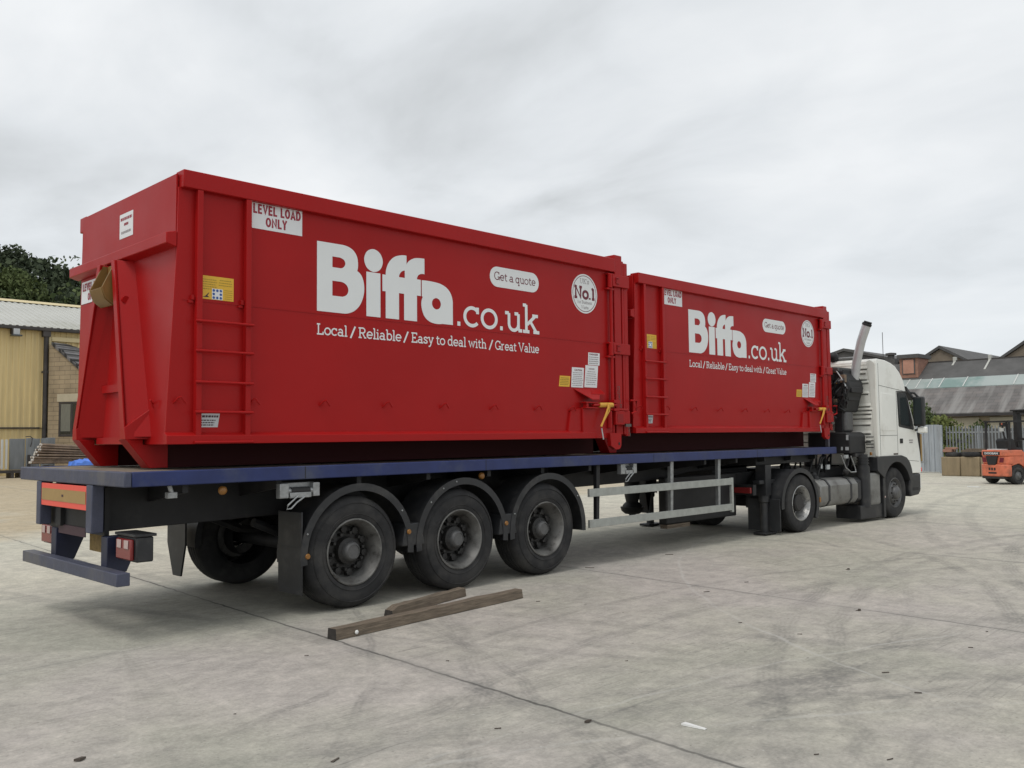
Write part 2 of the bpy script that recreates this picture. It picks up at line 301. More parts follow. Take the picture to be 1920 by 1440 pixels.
    nz = nd('ShaderNodeTexNoise'); nz.inputs['Scale'].default_value = 9; t.links.new(P, nz.inputs['Vector']); sc = nd('ShaderNodeVectorMath'); sc.operation = 'SCALE'; sc.inputs[3].default_value = .16; t.links.new(nz.outputs[1], sc.inputs[0]); t.links.new(sc.outputs[0], nv.inputs[1])
    t.links.new(nv.outputs[0], vo.inputs['Vector'])
    fl = math_('MULTIPLY', rng(vo.outputs['Distance'], .03, .055, 1, 0), rng(noise(1.3, 3, .5), .50, .56))
    col = mixc(math_('MULTIPLY', fl, .75), col, (.07, .062, .055))
    vo2 = nd('ShaderNodeTexVoronoi'); vo2.inputs['Scale'].default_value = 7.5; t.links.new(nv.outputs[0], vo2.inputs['Vector'])
    fl2 = math_('MULTIPLY', rng(vo2.outputs['Distance'], .045, .075, 1, 0), rng(noise(2.3, 3, .5), .55, .60))
    col = mixc(math_('MULTIPLY', fl2, .6), col, (.09, .082, .075))
    # clumps of chewed rubber crumbs
    cl = math_('MULTIPLY', rng(noise(26, 4, .7), .60, .66), rng(noise(.75, 3, .5, dist=.5), .62, .70))
    col = mixc(math_('MULTIPLY', cl, .7), col, (.085, .08, .074))
    t.links.new(col, p.inputs['Base Color'])
    p.inputs['Roughness'].default_value = .88; p.inputs['Specular IOR Level'].default_value = .25
    h = math_('ADD', math_('MULTIPLY', noise(30, 5, .65), .5), math_('MULTIPLY', rng(jd, .004, .016, -1.2, 0), jfade))
    bp = nd('ShaderNodeBump'); bp.inputs['Strength'].default_value = .35; bp.inputs['Distance'].default_value = .01; t.links.new(h, bp.inputs['Height']); t.links.new(bp.outputs[0], p.inputs['Normal'])
    return m
M['ground'] = ground_material()
M['hillgrass'] = mat('hill_grass', (.045, .06, .025), .9, var=.3, vscale=.1)

# ------------------------------------------------------------------ mesh builder
def spline(pts, closed=True, n=7):
    """points (x, y, s): s=1 smooth, s=0 corner -> dense 2D outline"""
    o = []; k = len(pts)
    for i in range(k if closed else k-1):
        p1, p2 = pts[i], pts[(i+1) % k]
        if not p1[2] and not p2[2]: o.append(p1[:2]); continue
        p0, p3 = pts[i-1], pts[(i+2) % k]
        m1 = ((p2[0]-p0[0])/2, (p2[1]-p0[1])/2) if p1[2] else (None if p2[2] == 0 else 'c1')
        m2 = ((p3[0]-p1[0])/2, (p3[1]-p1[1])/2) if p2[2] else 'c2'
        d = (p2[0]-p1[0], p2[1]-p1[1])
        if m1 == 'c1': m1 = (2*d[0]-m2[0], 2*d[1]-m2[1]) if m2 != 'c2' else d
        if m2 == 'c2': m2 = (2*d[0]-m1[0], 2*d[1]-m1[1])
        for j in range(n):
            s = j/n; h1 = 2*s**3-3*s*s+1; h2 = s**3-2*s*s+s; h3 = -2*s**3+3*s*s; h4 = s**3-s*s
            o.append((h1*p1[0]+h2*m1[0]+h3*p2[0]+h4*m2[0], h1*p1[1]+h2*m1[1]+h3*p2[1]+h4*m2[1]))
    return o
def arc(cx, cy, rx, ry, a0, a1, n=None):
    n = n or max(3, int(abs(a1-a0)/12))
    return [(cx+rx*math.cos(R(a0+(a1-a0)*i/n)), cy+ry*math.sin(R(a0+(a1-a0)*i/n))) for i in range(n+1)]

class MB:
    def __init__(s, mats):
        s.v = []; s.f = []; s.mi = []; s.mats = mats if isinstance(mats, (list, tuple)) else [mats]
    def add(s, vs, fs, m=0):
        b = len(s.v); s.v += [tuple(v) for v in vs]; s.f += [[b+i for i in f] for f in fs]; s.mi += [m]*len(fs); return s
    def hexa(s, p, m=0):
        return s.add(p, [(0, 3, 2, 1), (4, 5, 6, 7), (0, 1, 5, 4), (1, 2, 6, 5), (2, 3, 7, 6), (3, 0, 4, 7)], m)
    def box(s, x0, x1, y0, y1, z0, z1, m=0):
        return s.hexa([(x0, y0, z0), (x1, y0, z0), (x1, y1, z0), (x0, y1, z0), (x0, y0, z1), (x1, y0, z1), (x1, y1, z1), (x0, y1, z1)], m)
    def prism(s, poly, axis, a0, a1, m=0):
        f = {'x': lambda a, p: (a, p[0], p[1]), 'y': lambda a, p: (p[0], a, p[1]), 'z': lambda a, p: (p[0], p[1], a)}[axis]
        k = len(poly); vs = [f(a0, p) for p in poly]+[f(a1, p) for p in poly]
        return s.add(vs, [list(range(k)), list(range(2*k-1, k-1, -1))]+[(i, (i+1) % k, k+(i+1) % k, k+i) for i in range(k)], m)
    def tube(s, pts, r, n=8, m=0, cap=True, rs=None):
        pts = [Vector(p) for p in pts]; rings = []; up = Vector((0, 0, 1))
        for i, p in enumerate(pts):
            d = (pts[min(i+1, len(pts)-1)]-pts[max(i-1, 0)]).normalized()
            a = d.cross(up)
            if a.length < .05: a = d.cross(Vector((0, 1, 0)))
            a.normalize(); b = d.cross(a); q = rs[i] if rs else r
            rings.append([p+q*(a*math.cos(2*PI*j/n)+b*math.sin(2*PI*j/n)) for j in range(n)])
        vs = [v for rg in rings for v in rg]; fs = []
        for i in range(len(pts)-1):
            for j in range(n): fs.append((i*n+j, i*n+(j+1) % n, (i+1)*n+(j+1) % n, (i+1)*n+j))
        if cap: fs += [list(range(n-1, -1, -1)), [(len(pts)-1)*n+j for j in range(n)]]
        return s.add(vs, fs, m)
    def lathe(s, prof, c, axis='y', n=48, m=0, closed=False):
        """prof: (radius, along axis)"""
        vs = []; k = len(prof)
        for i in range(n):
            a = 2*PI*i/n; ca, sa = math.cos(a), math.sin(a)
            for r, h in prof:
                vs.append({'y': (c[0]+r*ca, c[1]+h, c[2]+r*sa), 'x': (c[0]+h, c[1]+r*ca, c[2]+r*sa), 'z': (c[0]+r*ca, c[1]+r*sa, c[2]+h)}[axis])
        fs = []
        for i in range(n):
            for j in range(k if closed else k-1):
                fs.append((i*k+j, ((i+1) % n)*k+j, ((i+1) % n)*k+(j+1) % k, i*k+(j+1) % k))
        return s.add(vs, fs, m)
    def cyl(s, a, b, r, n=12, m=0): return s.tube([a, b], r, n, m)
    def ball(s, c, r, m=0, n=10):
        if isinstance(r, (int, float)): r = (r, r, r)
        vs = []; fs = []
        for i in range(n//2+1):
            th = PI*i/(n//2)
            for j in range(n): vs.append((c[0]+r[0]*math.sin(th)*math.cos(2*PI*j/n), c[1]+r[1]*math.sin(th)*math.sin(2*PI*j/n), c[2]+r[2]*math.cos(th)))
        for i in range(n//2):
            for j in range(n): fs.append((i*n+j, (i+1)*n+j, (i+1)*n+(j+1) % n, i*n+(j+1) % n))
        return s.add(vs, fs, m)
    def flat(s, loops, fn, m=0):
        """filled 2D outline with holes, mapped by fn(x, y) -> 3D"""
        tri = tessellate_polygon([[Vector((x, y, 0)) for x, y in lp] for lp in loops])
        pts = [p for lp in loops for p in lp]
        return s.add([fn(*p) for p in pts], [tuple(t_) for t_ in tri], m)
    def build(s, name, parent=None, off=(0, 0, 0), bevel=0, seg=2, smooth=None, fixn=True):
        me = bpy.data.meshes.new(name); ox, oy, oz = off
        me.from_pydata([(x-ox, y-oy, z-oz) for x, y, z in s.v], [], s.f)
        for mm in s.mats: me.materials.append(mm)
        me.polygons.foreach_set('material_index', s.mi)
        if fixn:
            bm = bmesh.new(); bm.from_mesh(me); bmesh.ops.recalc_face_normals(bm, faces=bm.faces); bm.to_mesh(me); bm.free()
        o = bpy.data.objects.new(name, me); COL.objects.link(o)
        if parent: o.parent = parent
        if bevel:
            b = o.modifiers.new('bevel', 'BEVEL'); b.width = bevel; b.segments = seg; b.limit_method = 'ANGLE'; b.angle_limit = R(38); b.harden_normals = False
        if smooth is not None or bevel:
            me.polygons.foreach_set('use_smooth', [True]*len(me.polygons))
            me.set_sharp_from_angle(angle=R(smooth if smooth else 35))
        me.update()
        return o
def tag(o, label=None, cat=None, group=None, kind=None):
    if label: o['label'] = label
    if cat: o['category'] = cat
    if group: o['group'] = group
    if kind: o['kind'] = kind
    return o
def thing(name, label, cat, loc=(0, 0, 0), rz=0, group=None):
    o = bpy.data.objects.new(name, None); COL.objects.link(o); o.location = loc; o.rotation_euler = (0, 0, rz); o.empty_display_size = .3
    return tag(o, label, cat, group)
def copy_tree(o, parent=None):
    c = o.copy(); COL.objects.link(c); c.parent = parent
    for ch in list(o.children): copy_tree(ch, c)
    return c

# ------------------------------------------------------------------ lettering
W_ = .4
def _b(x0, x1, y): return [(x0, y), (x1, y)]
GL = {}
def G(ch, adv, *st): GL[ch] = (adv, st)
G('o', 5.4, arc(2.7, 2.5, 2.15, 2.15, 0, 360)); G('c', 5.0, arc(2.6, 2.5, 2.1, 2.15, 42, 318), [(4.2, 4.9), (4.2, 3.3)])
G('e', 5.2, arc(2.6, 2.5, 2.1, 2.15, 0, 318), _b(.6, 4.9, 2.5)); G('a', 5.3, arc(2.2, 1.5, 1.65, 1.15, 0, 360), [(.9, 4.0)]+arc(2.4, 3.2, 1.45, 1.4, 120, 0)+[(3.85, .35), (5.0, .35)])
G('l', 2.6, [(1.3, .35), (1.3, 7.3)], _b(.2, 1.3, 7.15), _b(.2, 2.4, .38)); G('i', 2.6, [(1.3, .35), (1.3, 4.65)], _b(.2, 1.3, 4.6), _b(.2, 2.4, .38), [(1.25, 5.9), (1.25, 6.9)])
G('b', 5.5, [(1.25, .0), (1.25, 7.3)], _b(.1, 1.2, 7.15), arc(3.05, 2.5, 1.9, 2.15, 0, 360)); G('d', 5.6, [(4.25, .35), (4.25, 7.3)], _b(3.1, 4.2, 7.15), _b(4.2, 5.4, .38), arc(2.45, 2.5, 1.9, 2.15, 0, 360))
G('h', 5.6, [(1.2, .35), (1.2, 7.3)], _b(.1, 1.2, 7.15), _b(.1, 2.3, .38), arc(2.75, 3.1, 1.55, 1.55, 180, 0)+[(4.3, .35)], _b(3.3, 5.4, .38))
G('n', 5.6, [(1.2, .35), (1.2, 4.7)], _b(.1, 1.2, 4.6), _b(.1, 2.3, .38), arc(2.75, 3.1, 1.55, 1.55, 180, 0)+[(4.3, .35)], _b(3.3, 5.4, .38))
G('u', 5.6, [(1.2, 4.6)]+arc(2.7, 1.95, 1.5, 1.6, 180, 360)+[(4.25, 4.6)], [(4.25, 2.), (4.25, .38)], _b(.0, 1.2, 4.6), _b(3.0, 4.2, 4.6), _b(4.2, 5.4, .38))
G('s', 4.4, [(3.6, 3.75), (3.2, 4.4), (2.1, 4.65), (1.0, 4.3), (.8, 3.4), (1.6, 2.75), (2.8, 2.35), (3.6, 1.6), (3.4, .75), (2.2, .35), (1.1, .6), (.7, 1.3)], [(3.65, 4.8), (3.65, 3.5)], [(.6, 1.6), (.6, .2)])
G('t', 3.7, [(1.5, 6.2)]+arc(2.6, 1.45, 1.1, 1.1, 180, 315), _b(.2, 3.3, 4.6)); G('y', 5.4, [(.9, 4.6), (2.8, .5)], [(4.6, 4.6), (2.3, -1.2), (1.6, -1.75), (.6, -1.75)], _b(0, 1.9, 4.6), _b(3.5, 5.4, 4.6))
G('w', 7.4, [(.9, 4.6), (2.3, .5), (3.7, 4.4), (5.1, .5), (6.5, 4.6)], _b(0, 1.8, 4.6), _b(5.6, 7.4, 4.6)); G('r', 4.4, [(1.2, .35), (1.2, 4.7)], _b(.1, 1.2, 4.6), _b(.1, 2.5, .38), arc(2.9, 2.9, 1.7, 1.75, 180, 65))
G('k', 5.6, [(1.2, .35), (1.2, 7.3)], _b(.1, 1.2, 7.15), _b(.1, 2.2, .38), [(1.5, 2.2), (4.2, 4.6)], _b(3.2, 5.1, 4.6), [(2.5, 3.1), (4.5, .4)], _b(3.5, 5.5, .38))
G('q', 5.5, arc(2.45, 2.5, 1.9, 2.15, 0, 360), [(4.25, 4.9), (4.25, -1.9)], _b(3.3, 5.3, -1.85)); G('.', 2.2, [(1.0, .0), (1.0, 1.0)]); G('/', 3.6, [(.5, -.6), (3.1, 7.4)]); G("'", 1.6, [(.8, 7.2), (.8, 5.4)]); G(' ', 2.2)
G('L', 5.6, [(1.4, .35), (1.4, 6.85)], _b(.2, 2.7, 6.85), _b(.2, 5.2, .38), [(4.9, .0), (4.9, 2.0)]); G('R', 6.5, [(1.4, .35), (1.4, 6.85)], [(.2, 6.85), (3.5, 6.85)]+arc(3.5, 5.2, 1.75, 1.65, 90, -90)+[(1.4, 3.55)], [(3.3, 3.5), (5.2, .38)], _b(4.6, 6.3, .38), _b(.2, 2.7, .38))
G('E', 5.9, [(1.4, .35), (1.4, 6.85)], _b(.2, 5.2, 6.85), _b(1.4, 3.9, 3.6), _b(.2, 5.4, .38), [(5.0, 7.2), (5.0, 5.5)], [(5.2, 0), (5.2, 1.8)], [(3.7, 2.9), (3.7, 4.3)])
G('G', 7.0, arc(3.5, 3.6, 2.9, 3.2, 48, 345), [(6.1, .0), (6.1, 2.7)], _b(4.3, 6.9, 2.7), [(5.7, 6.9), (5.7, 4.9)]); G('V', 7.2, [(1.0, 6.85), (3.6, .4), (6.2, 6.85)], _b(0, 2.1, 6.85), _b(5.1, 7.2, 6.85))
G('U', 7.0, [(1.4, 6.85)]+arc(3.4, 2.4, 2.0, 2.05, 180, 360)+[(5.4, 6.85)], _b(.2, 2.6, 6.85), _b(4.3, 6.6, 6.85)); G('K', 6.6, [(1.4, .35), (1.4, 6.85)], _b(.2, 2.6, 6.85), _b(.2, 2.6, .38), [(1.6, 2.9), (5.0, 6.8)], _b(4.0, 6.1, 6.85), [(2.8, 4.0), (5.2, .4)], _b(4.3, 6.5, .38))
G('N', 7.2, [(1.4, .35), (1.4, 6.85), (5.6, .5), (5.6, 6.85)], _b(.2, 2.4, 6.85), _b(.2, 2.6, .38), _b(4.5, 6.8, 6.85)); G('1', 4.0, [(2.0, .35), (2.0, 6.9)], _b(.8, 3.2, .38), [(.7, 6.2), (2.0, 6.9)])
G('f', 3.8, [(1.5, .35), (1.5, 5.6)]+arc(2.6, 5.9, 1.1, 1.1, 180, 70), _b(.2, 3.2, 4.6), _b(.4, 2.8, .38)); G('B', 6.2, [(1.4, .35), (1.4, 6.85)], [(.2, 6.85), (3.4, 6.85)]+arc(3.4, 5.3, 1.6, 1.55, 90, -90)+[(1.4, 3.75)], [(3.4, 3.75)]+arc(3.5, 2.05, 1.9, 1.7, 90, -90)+[(.2, .35)])
G('W', 9.0, [(.9, 6.85), (2.7, .5), (4.4, 6.4), (6.1, .5), (7.9, 6.85)], _b(0, 2.0, 6.85), _b(6.8, 8.8, 6.85))
def text_width(s): return sum(GL[c][0] for c in s)
def slab_text(mb, s, fn, x0, y0, x1, capz, wt=W_, m=0, step=.00025):
    """slab-serif lettering: from x0 to x1 on the baseline y0, capital height capz"""
    kx = (x1-x0)/text_width(s); ky = capz/7.3; x = 0; lay = 0
    for ch in s:
        adv, sts = GL[ch]
        for st in sts:
            pts = [Vector((a, b)) for a, b in st]; closed = (pts[0]-pts[-1]).length < 1e-4
            if closed: pts = pts[:-1]
            k = len(pts); Lf = []; Rt = []
            for i, p in enumerate(pts):
                d1 = (pts[i]-pts[i-1]) if (i or closed) else (pts[1]-pts[0]); d2 = (pts[(i+1) % k]-pts[i]) if (i < k-1 or closed) else d1
                d1 = d1.normalized(); d2 = d2.normalized(); tn = (d1+d2)
                tn = tn.normalized() if tn.length > .2 else d1
                nn = Vector((-tn.y, tn.x)); c = max(.55, nn.dot(Vector((-d1.y, d1.x))))
                Lf.append(p+nn*wt/c); Rt.append(p-nn*wt/c)
            vs = []; fs = []
            for a, b in zip(Lf, Rt): vs += [fn(x0+(x+a.x)*kx, y0+a.y*ky, lay*step), fn(x0+(x+b.x)*kx, y0+b.y*ky, lay*step)]
            for i in range(k if closed else k-1):
                j = (i+1) % k; fs.append((2*i, 2*i+1, 2*j+1, 2*j))
            mb.add(vs, fs, m); lay = (lay+1) % 6
        x += adv
BLK = {'L': (3.9, [(1, 7.2), (1, .75), (3.6, .75)]), 'E': (4.1, [(3.6, 6.45), (1, 6.45), (1, .75), (3.7, .75)], [(1, 3.65), (3.3, 3.65)]), 'V': (4.7, [(.75, 7.2), (2.35, .9), (3.95, 7.2)]), 'O': (4.9, arc(2.4, 3.6, 1.55, 2.85, 0, 360)),
       'A': (4.7, [(.7, 0), (2.35, 6.3), (4.0, 0)], [(1.2, 2.0), (3.5, 2.0)]), 'D': (4.7, [(1, .75), (1, 6.45), (2.1, 6.45)]+arc(2.1, 3.6, 1.7, 2.85, 90, -90)+[(1, .75)]), 'N': (5.0, [(1, 0), (1, 6.2), (3.9, 1.0), (3.9, 7.2)]), 'Y': (4.5, [(.7, 7.2), (2.25, 3.6), (3.8, 7.2)], [(2.25, 3.9), (2.25, 0)]), ' ': (2.4,)}
for k_, v_ in BLK.items(): GL['b'+k_] = (v_[0], v_[1:])
def block_text(mb, s, fn, x0, x1, y0, y1, m=0): slab_text(mb, ['b'+c for c in s], fn, x0, y0, x1, (y1-y0)*7.3/7.2, wt=.72, m=m)
_cache = {}
def font_mesh(s, bold):
    key = (s, bold)
    if key not in _cache:
        c = bpy.data.curves.new('txt', 'FONT'); c.body = s; c.offset = bold; c.resolution_u = 3
        o = bpy.data.objects.new('txt', c); COL.objects.link(o)
        dg = bpy.context.evaluated_depsgraph_get(); me = o.evaluated_get(dg).to_mesh()
        vs = [tuple(v.co) for v in me.vertices]; fs = [tuple(p_.vertices) for p_ in me.polygons]
        o.evaluated_get(dg).to_mesh_clear(); bpy.data.objects.remove(o); bpy.data.curves.remove(c)
        _cache[key] = (vs, fs)
    return _cache[key]
def sans_text(mb, s, fn, x0, x1, y0, y1, m=0, bold=.02):
    vs, fs = font_mesh(s, bold)
    ax, bx = min(v[0] for v in vs), max(v[0] for v in vs); ay, by = min(v[1] for v in vs), max(v[1] for v in vs)
    mb.add([fn(x0+(v[0]-ax)/(bx-ax)*(x1-x0), y0+(v[1]-ay)/(by-ay)*(y1-y0), 0) for v in vs], fs, m)
def text_lines(mb, fn, x0, x1, y0, y1, n, m=0, fill=.5, rag=.25):
    """small print too fine to read: a broken dark line per row"""
    h = (y1-y0)/n
    for i in range(n):
        a = y1-(i+.5)*h; cut = rnd.uniform(0, rag)*(x1-x0)/2; x = x0+cut
        while x < x1-cut:
            wl = rnd.uniform(.06, .16)*(x1-x0); xe = min(x+wl, x1-cut)
            mb.add([fn(x, a-h*fill/2, 0), fn(xe, a-h*fill/2, 0), fn(xe, a+h*fill/2, 0), fn(x, a+h*fill/2, 0)], [(0, 1, 2, 3)], m)
            x = xe+.03*(x1-x0)

# ------------------------------------------------------------------ the setting
g = MB(M['ground']).add([(-400, -400, 0), (400, -400, 0), (400, 400, 0), (-400, 400, 0)], [(0, 1, 2, 3)]).build('yard_ground'); tag(g, kind='structure')

CX, CY = -2.78, -6.96
def hill_z(x, y):
    dx, dy = x-CX, y-CY; rho = math.hypot(dx, dy); az = math.degrees(math.atan2(dy, dx))
    k = min(1, max(0, (az-47)/22)); k = k*k*(3-2*k)
    t = min(1, max(0, (rho-72)/58)); t = t*t*(3-2*t)
    return -.5+(16.5*k)*t*(1+.05*math.sin(az*.35))+.6*k*t*math.sin(x*.11+y*.07)
mb = MB(M['hillgrass']); nx, nr = 44, 26; vs = []; fs = []
for i in range(nx+1):
    a = R(40+i*70/nx)
    for j in range(nr+1):
        rho = 62+j*6; x, y = CX+rho*math.cos(a), CY+rho*math.sin(a); vs.append((x, y, hill_z(x, y)))
for i in range(nx):
    for j in range(nr): fs.append((i*(nr+1)+j, (i+1)*(nr+1)+j, (i+1)*(nr+1)+j+1, i*(nr+1)+j+1))
tag(mb.add(vs, fs).build('hillside', smooth=60), kind='structure')

def leaf_clump(mb, c, rad, n, size, m=0):
    for _ in range(n):
        while True:
            p = Vector((rnd.uniform(-1, 1), rnd.uniform(-1, 1), rnd.uniform(-1, 1)))
            if .25 < p.length <= 1: break
        p = Vector((c[0]+p.x*rad[0], c[1]+p.y*rad[1], c[2]+p.z*rad[2]))
        a = Vector((rnd.gauss(0, 1), rnd.gauss(0, 1), rnd.gauss(0, .7))).normalized(); b = a.orthogonal().normalized(); b = Matrix.Rotation(rnd.uniform(0, 2*PI), 3, a) @ b
        c2 = a.cross(b); s1 = size*rnd.uniform(.6, 1.3); s2 = s1*rnd.uniform(.45, .8)
        mb.add([p-b*s1, p+c2*s2, p+b*s1, p-c2*s2], [(0, 1, 2, 3)], m)
def tree(name, label, cat, base, h, wid, m, nclump=16, per=110, leaf=.34, group=None, trunk=.3):
    t = thing(name, label, cat, base, 0, group)
    tb = MB(M['bark']); tb.tube([(0, 0, -.3), (.1, 0, h*.3), (.05, .1, h*.62), (.1, .1, h*.9)], .2, 8, rs=[trunk, trunk*.75, trunk*.5, trunk*.15])
    cr = MB(m)
    for i in range(nclump):
        zf = rnd.uniform(.22, 1.0); a = rnd.uniform(0, 2*PI); rr_ = wid*math.sin(min(PI*.97, (zf*.86+.12)*PI))**.7*rnd.uniform(.35, .95)
        c = (rr_*math.cos(a), rr_*math.sin(a), h*zf*.95); q = wid*rnd.uniform(.26, .46)
        if i % 2 == 0: tb.tube([(.08, .05, h*max(.2, zf-.25)), (c[0]*.5, c[1]*.5, h*(zf-.08)), c], .06, 6, rs=[trunk*.35, trunk*.22, trunk*.08])
        leaf_clump(cr, c, (q, q, q*.75), per, leaf)
    tb.build('trunk', t, smooth=60); cr.build('crown', t, fixn=False)
    return t
def pol(az, rho): x, y = CX+rho*math.cos(R(az)), CY+rho*math.sin(R(az)); return (x, y, hill_z(x, y))
mb = MB([M['leafdark'], M['leafmid']])
for i in range(430):
    az = 100-54*rnd.random()**1.15; rho = rnd.uniform(92, 134); p = pol(az, rho)
    s = rnd.uniform(2.2, 4.2); leaf_clump(mb, (p[0], p[1], p[2]+s*.9+rnd.uniform(0, 3.2)), (s, s, s*1.05), 150, .33, 0 if rnd.random() < .8 else 1)
tag(mb.build('woodland', fixn=False), kind='stuff')
TR = [(75.4, 121, 9.6, 3.6, 'tall dark tree on the hill crest at the picture edge'), (74.0, 124, 10.3, 3.3, 'tallest dark tree on the hill crest, with sky gaps in its crown'), (72.6, 122, 9.2, 3.2, 'dark round tree on the hill crest behind the warehouse ridge'),
      (71.5, 121, 8.2, 2.5, 'narrow dark tree on the crest next to the red container edge'), (70.6, 120, 7.6, 2.6, 'low dark tree on the crest, partly behind the red container')]
for az, rho, h, wd, lab in TR: tree('dark_tree', lab, 'tree', pol(az, rho), h, wd, M['leafdark'], 26, 260, .20, 'dark trees along the hill crest')
for az, rho, h, wd, lab in [(74.3, 98, 11.2, 4.0, 'lighter green bushy tree below the dark hill trees'), (72.9, 100, 8.8, 3.0, 'smaller light green tree directly above the warehouse roof')]:
    tree('leafy_tree', lab, 'tree', pol(az, rho), h, wd, M['leafmid'], 26, 260, .22, 'lighter trees on the lower slope')

def corr(mb, p0, p1, q0, q1, pitch, depth, nrm, m=0, duty=.35):
    """corrugated sheet between edges p0-p1 (bottom) and q0-q1 (top)"""
    p0, p1, q0, q1, nrm = map(Vector, (p0, p1, q0, q1, nrm)); n = max(2, int((p1-p0).length/pitch)); vs = []; fs = []
    for i in range(n):
        for s, h in ((0, 0), (1-duty-.12, 0), (1-duty-.04, 1), (.96, 1)):
            t_ = (i+s)/n; vs += [p0.lerp(p1, t_)+nrm*depth*h, q0.lerp(q1, t_)+nrm*depth*h]
    vs += [p1, q1]
    for i in range(len(vs)//2-1): fs.append((2*i, 2*i+2, 2*i+3, 2*i+1))
    mb.add(vs, fs, m)

# ---- cream warehouse
wh = thing('warehouse', 'cream clad warehouse with pale sheet roof and black downpipe', 'building', (10, 39, 0)); O = (10, 39, 0)
mb = MB(M['cream_clad']); corr(mb, (-14, 39, 2.24), (34, 39, 2.24), (-14, 39, 7.1), (34, 39, 7.1), .262, .035, (0, -1, 0)); corr(mb, (-14, 39.05, 0), (34, 39.05, 0), (-14, 39.05, 2.2), (34, 39.05, 2.2), .262, .035, (0, -1, 0))
mb.box(-14, 34, 39.08, 53, 0, 7.05); mb.prism([(39.08, 7.05), (53, 7.05), (46, 9.1)], 'x', -13.9, 33.9); mb.build('wall', wh, O)
mb = MB([M['whiteroof']]); corr(mb, (-14.3, 38.75, 7.03), (34.3, 38.75, 7.03), (-14.3, 46, 9.19), (34.3, 46, 9.19), .30, .04, (0, -.28, .96)); corr(mb, (-14.3, 53.3, 7.03), (34.3, 53.3, 7.03), (-14.3, 46, 9.19), (34.3, 46, 9.19), .30, .04, (0, .28, .96)); rf = mb.build('roof', wh, O, fixn=False)
MB(M['cream_trim']).prism([(45.55, 9.13), (46, 9.32), (46.45, 9.13), (46, 9.24)], 'x', -14.3, 34.3).build('ridge_capping', rf, O)
MB(M['gutter']).box(-14.3, 34.3, 38.62, 38.80, 6.86, 7.03).build('gutter', wh, O, bevel=.03)
MB(M['gutter']).box(-14, 11.5, 38.93, 38.965, 2.19, 2.26).build('drip_flashing', wh, O)
mb = MB(M['gutter']); mb.cyl((11.67, 38.80, 1.4), (11.67, 38.80, 6.9), .11, 12); mb.box(11.5, 11.84, 38.66, 38.94, 6.6, 6.88); mb.box(11.53, 11.81, 38.7, 38.95, 4.85, 4.95); mb.build('downpipe', wh, O)
MB(M['cream_trim']).box(11.82, 11.93, 38.86, 38.96, 0, 6.7).build('corner_trim', wh, O)
MB(M['cream_trim']).box(11.94, 34, 38.84, 38.95, 6.42, 6.62).build('fascia_band', wh, O)
mb = MB([M['gutter'], M['glass'], M['plate_grey']]); mb.box(10.12, 10.45, 38.55, 38.9, 6.62, 6.9); mb.box(10.06, 10.5, 38.35, 38.72, 6.5, 6.58, 1); mb.box(10.16, 10.42, 38.45, 38.56, 6.58, 6.86, 2); mb.build('floodlight', wh, O, bevel=.015)
# ---- stone outbuilding built out from the warehouse (gable wall and lean-to roof)
SO = (11.6, 38.9, 0); sb = thing('stone_outbuilding', 'coursed stone outbuilding with slate lean-to roof beside the downpipe', 'building', SO, R(-60))
mb = MB(M['stonewall']); mb.prism([(.32, 0), (3.2, 0), (3.2, 4.12), (.56, 6.2), (.32, 6.2)], 'y', 0, .35); mb.box(2.85, 3.2, .352, 6, 0, 4.0)
mb.build('wall', sb)
mb = MB(M['slatecourse']); a, b = (.50, 6.31), (3.5, 3.95)
mb.hexa([(a[0], -.07, a[1]-.12), (b[0], -.07, b[1]-.12), (b[0], 6.2, b[1]-.12), (a[0], 6.2, a[1]-.12), (a[0], -.07, a[1]), (b[0], -.07, b[1]), (b[0], 6.2, b[1]), (a[0], 6.2, a[1])])
ns = 10
for i in range(ns):   # overlapping slate courses, each a stepped strip
    t0, t1 = i/ns, (i+1)/ns; x0, z0 = a[0]+(b[0]-a[0])*t0, a[1]+(b[1]-a[1])*t0; x1, z1 = a[0]+(b[0]-a[0])*t1, a[1]+(b[1]-a[1])*t1
    mb.hexa([(x0, -.075, z0+.004), (x1, -.075, z1+.004), (x1, 6.2, z1+.004), (x0, 6.2, z0+.004), (x0, -.075, z0+.015), (x1, -.075, z1+.075), (x1, 6.2, z1+.075), (x0, 6.2, z0+.015)])
mb.build('roof', sb)
MB(M['lintel']).box(.84, 2.55, -.03, .10, 3.45, 3.82).build('lintel', sb, bevel=.01)
wn = MB(M['gutter']); wn.box(.94, 2.45, -.02, .06, 3.36, 3.445); wn.box(.94, 2.45, -.02, .06, 1.8, 1.9); wn.box(.94, 1.04, -.02, .06, 1.9, 3.36); wn.box(1.62, 1.72, -.02, .06, 1.9, 3.36); wn.box(2.35, 2.45, -.02, .06, 1.9, 3.36); wn = wn.build('window', sb, bevel=.01)
MB(M['glass']).box(1.045, 2.345, -.008, .02, 1.905, 3.355).build('pane', wn)
mb = MB(mat('net_curtain', (.17, .17, .14), .9, var=.25, vscale=6, stretch=(8, 1, .4))); mb.box(1.06, 1.60, -.012, -.0085, 2.05, 3.34); mb.build('curtain', wn)

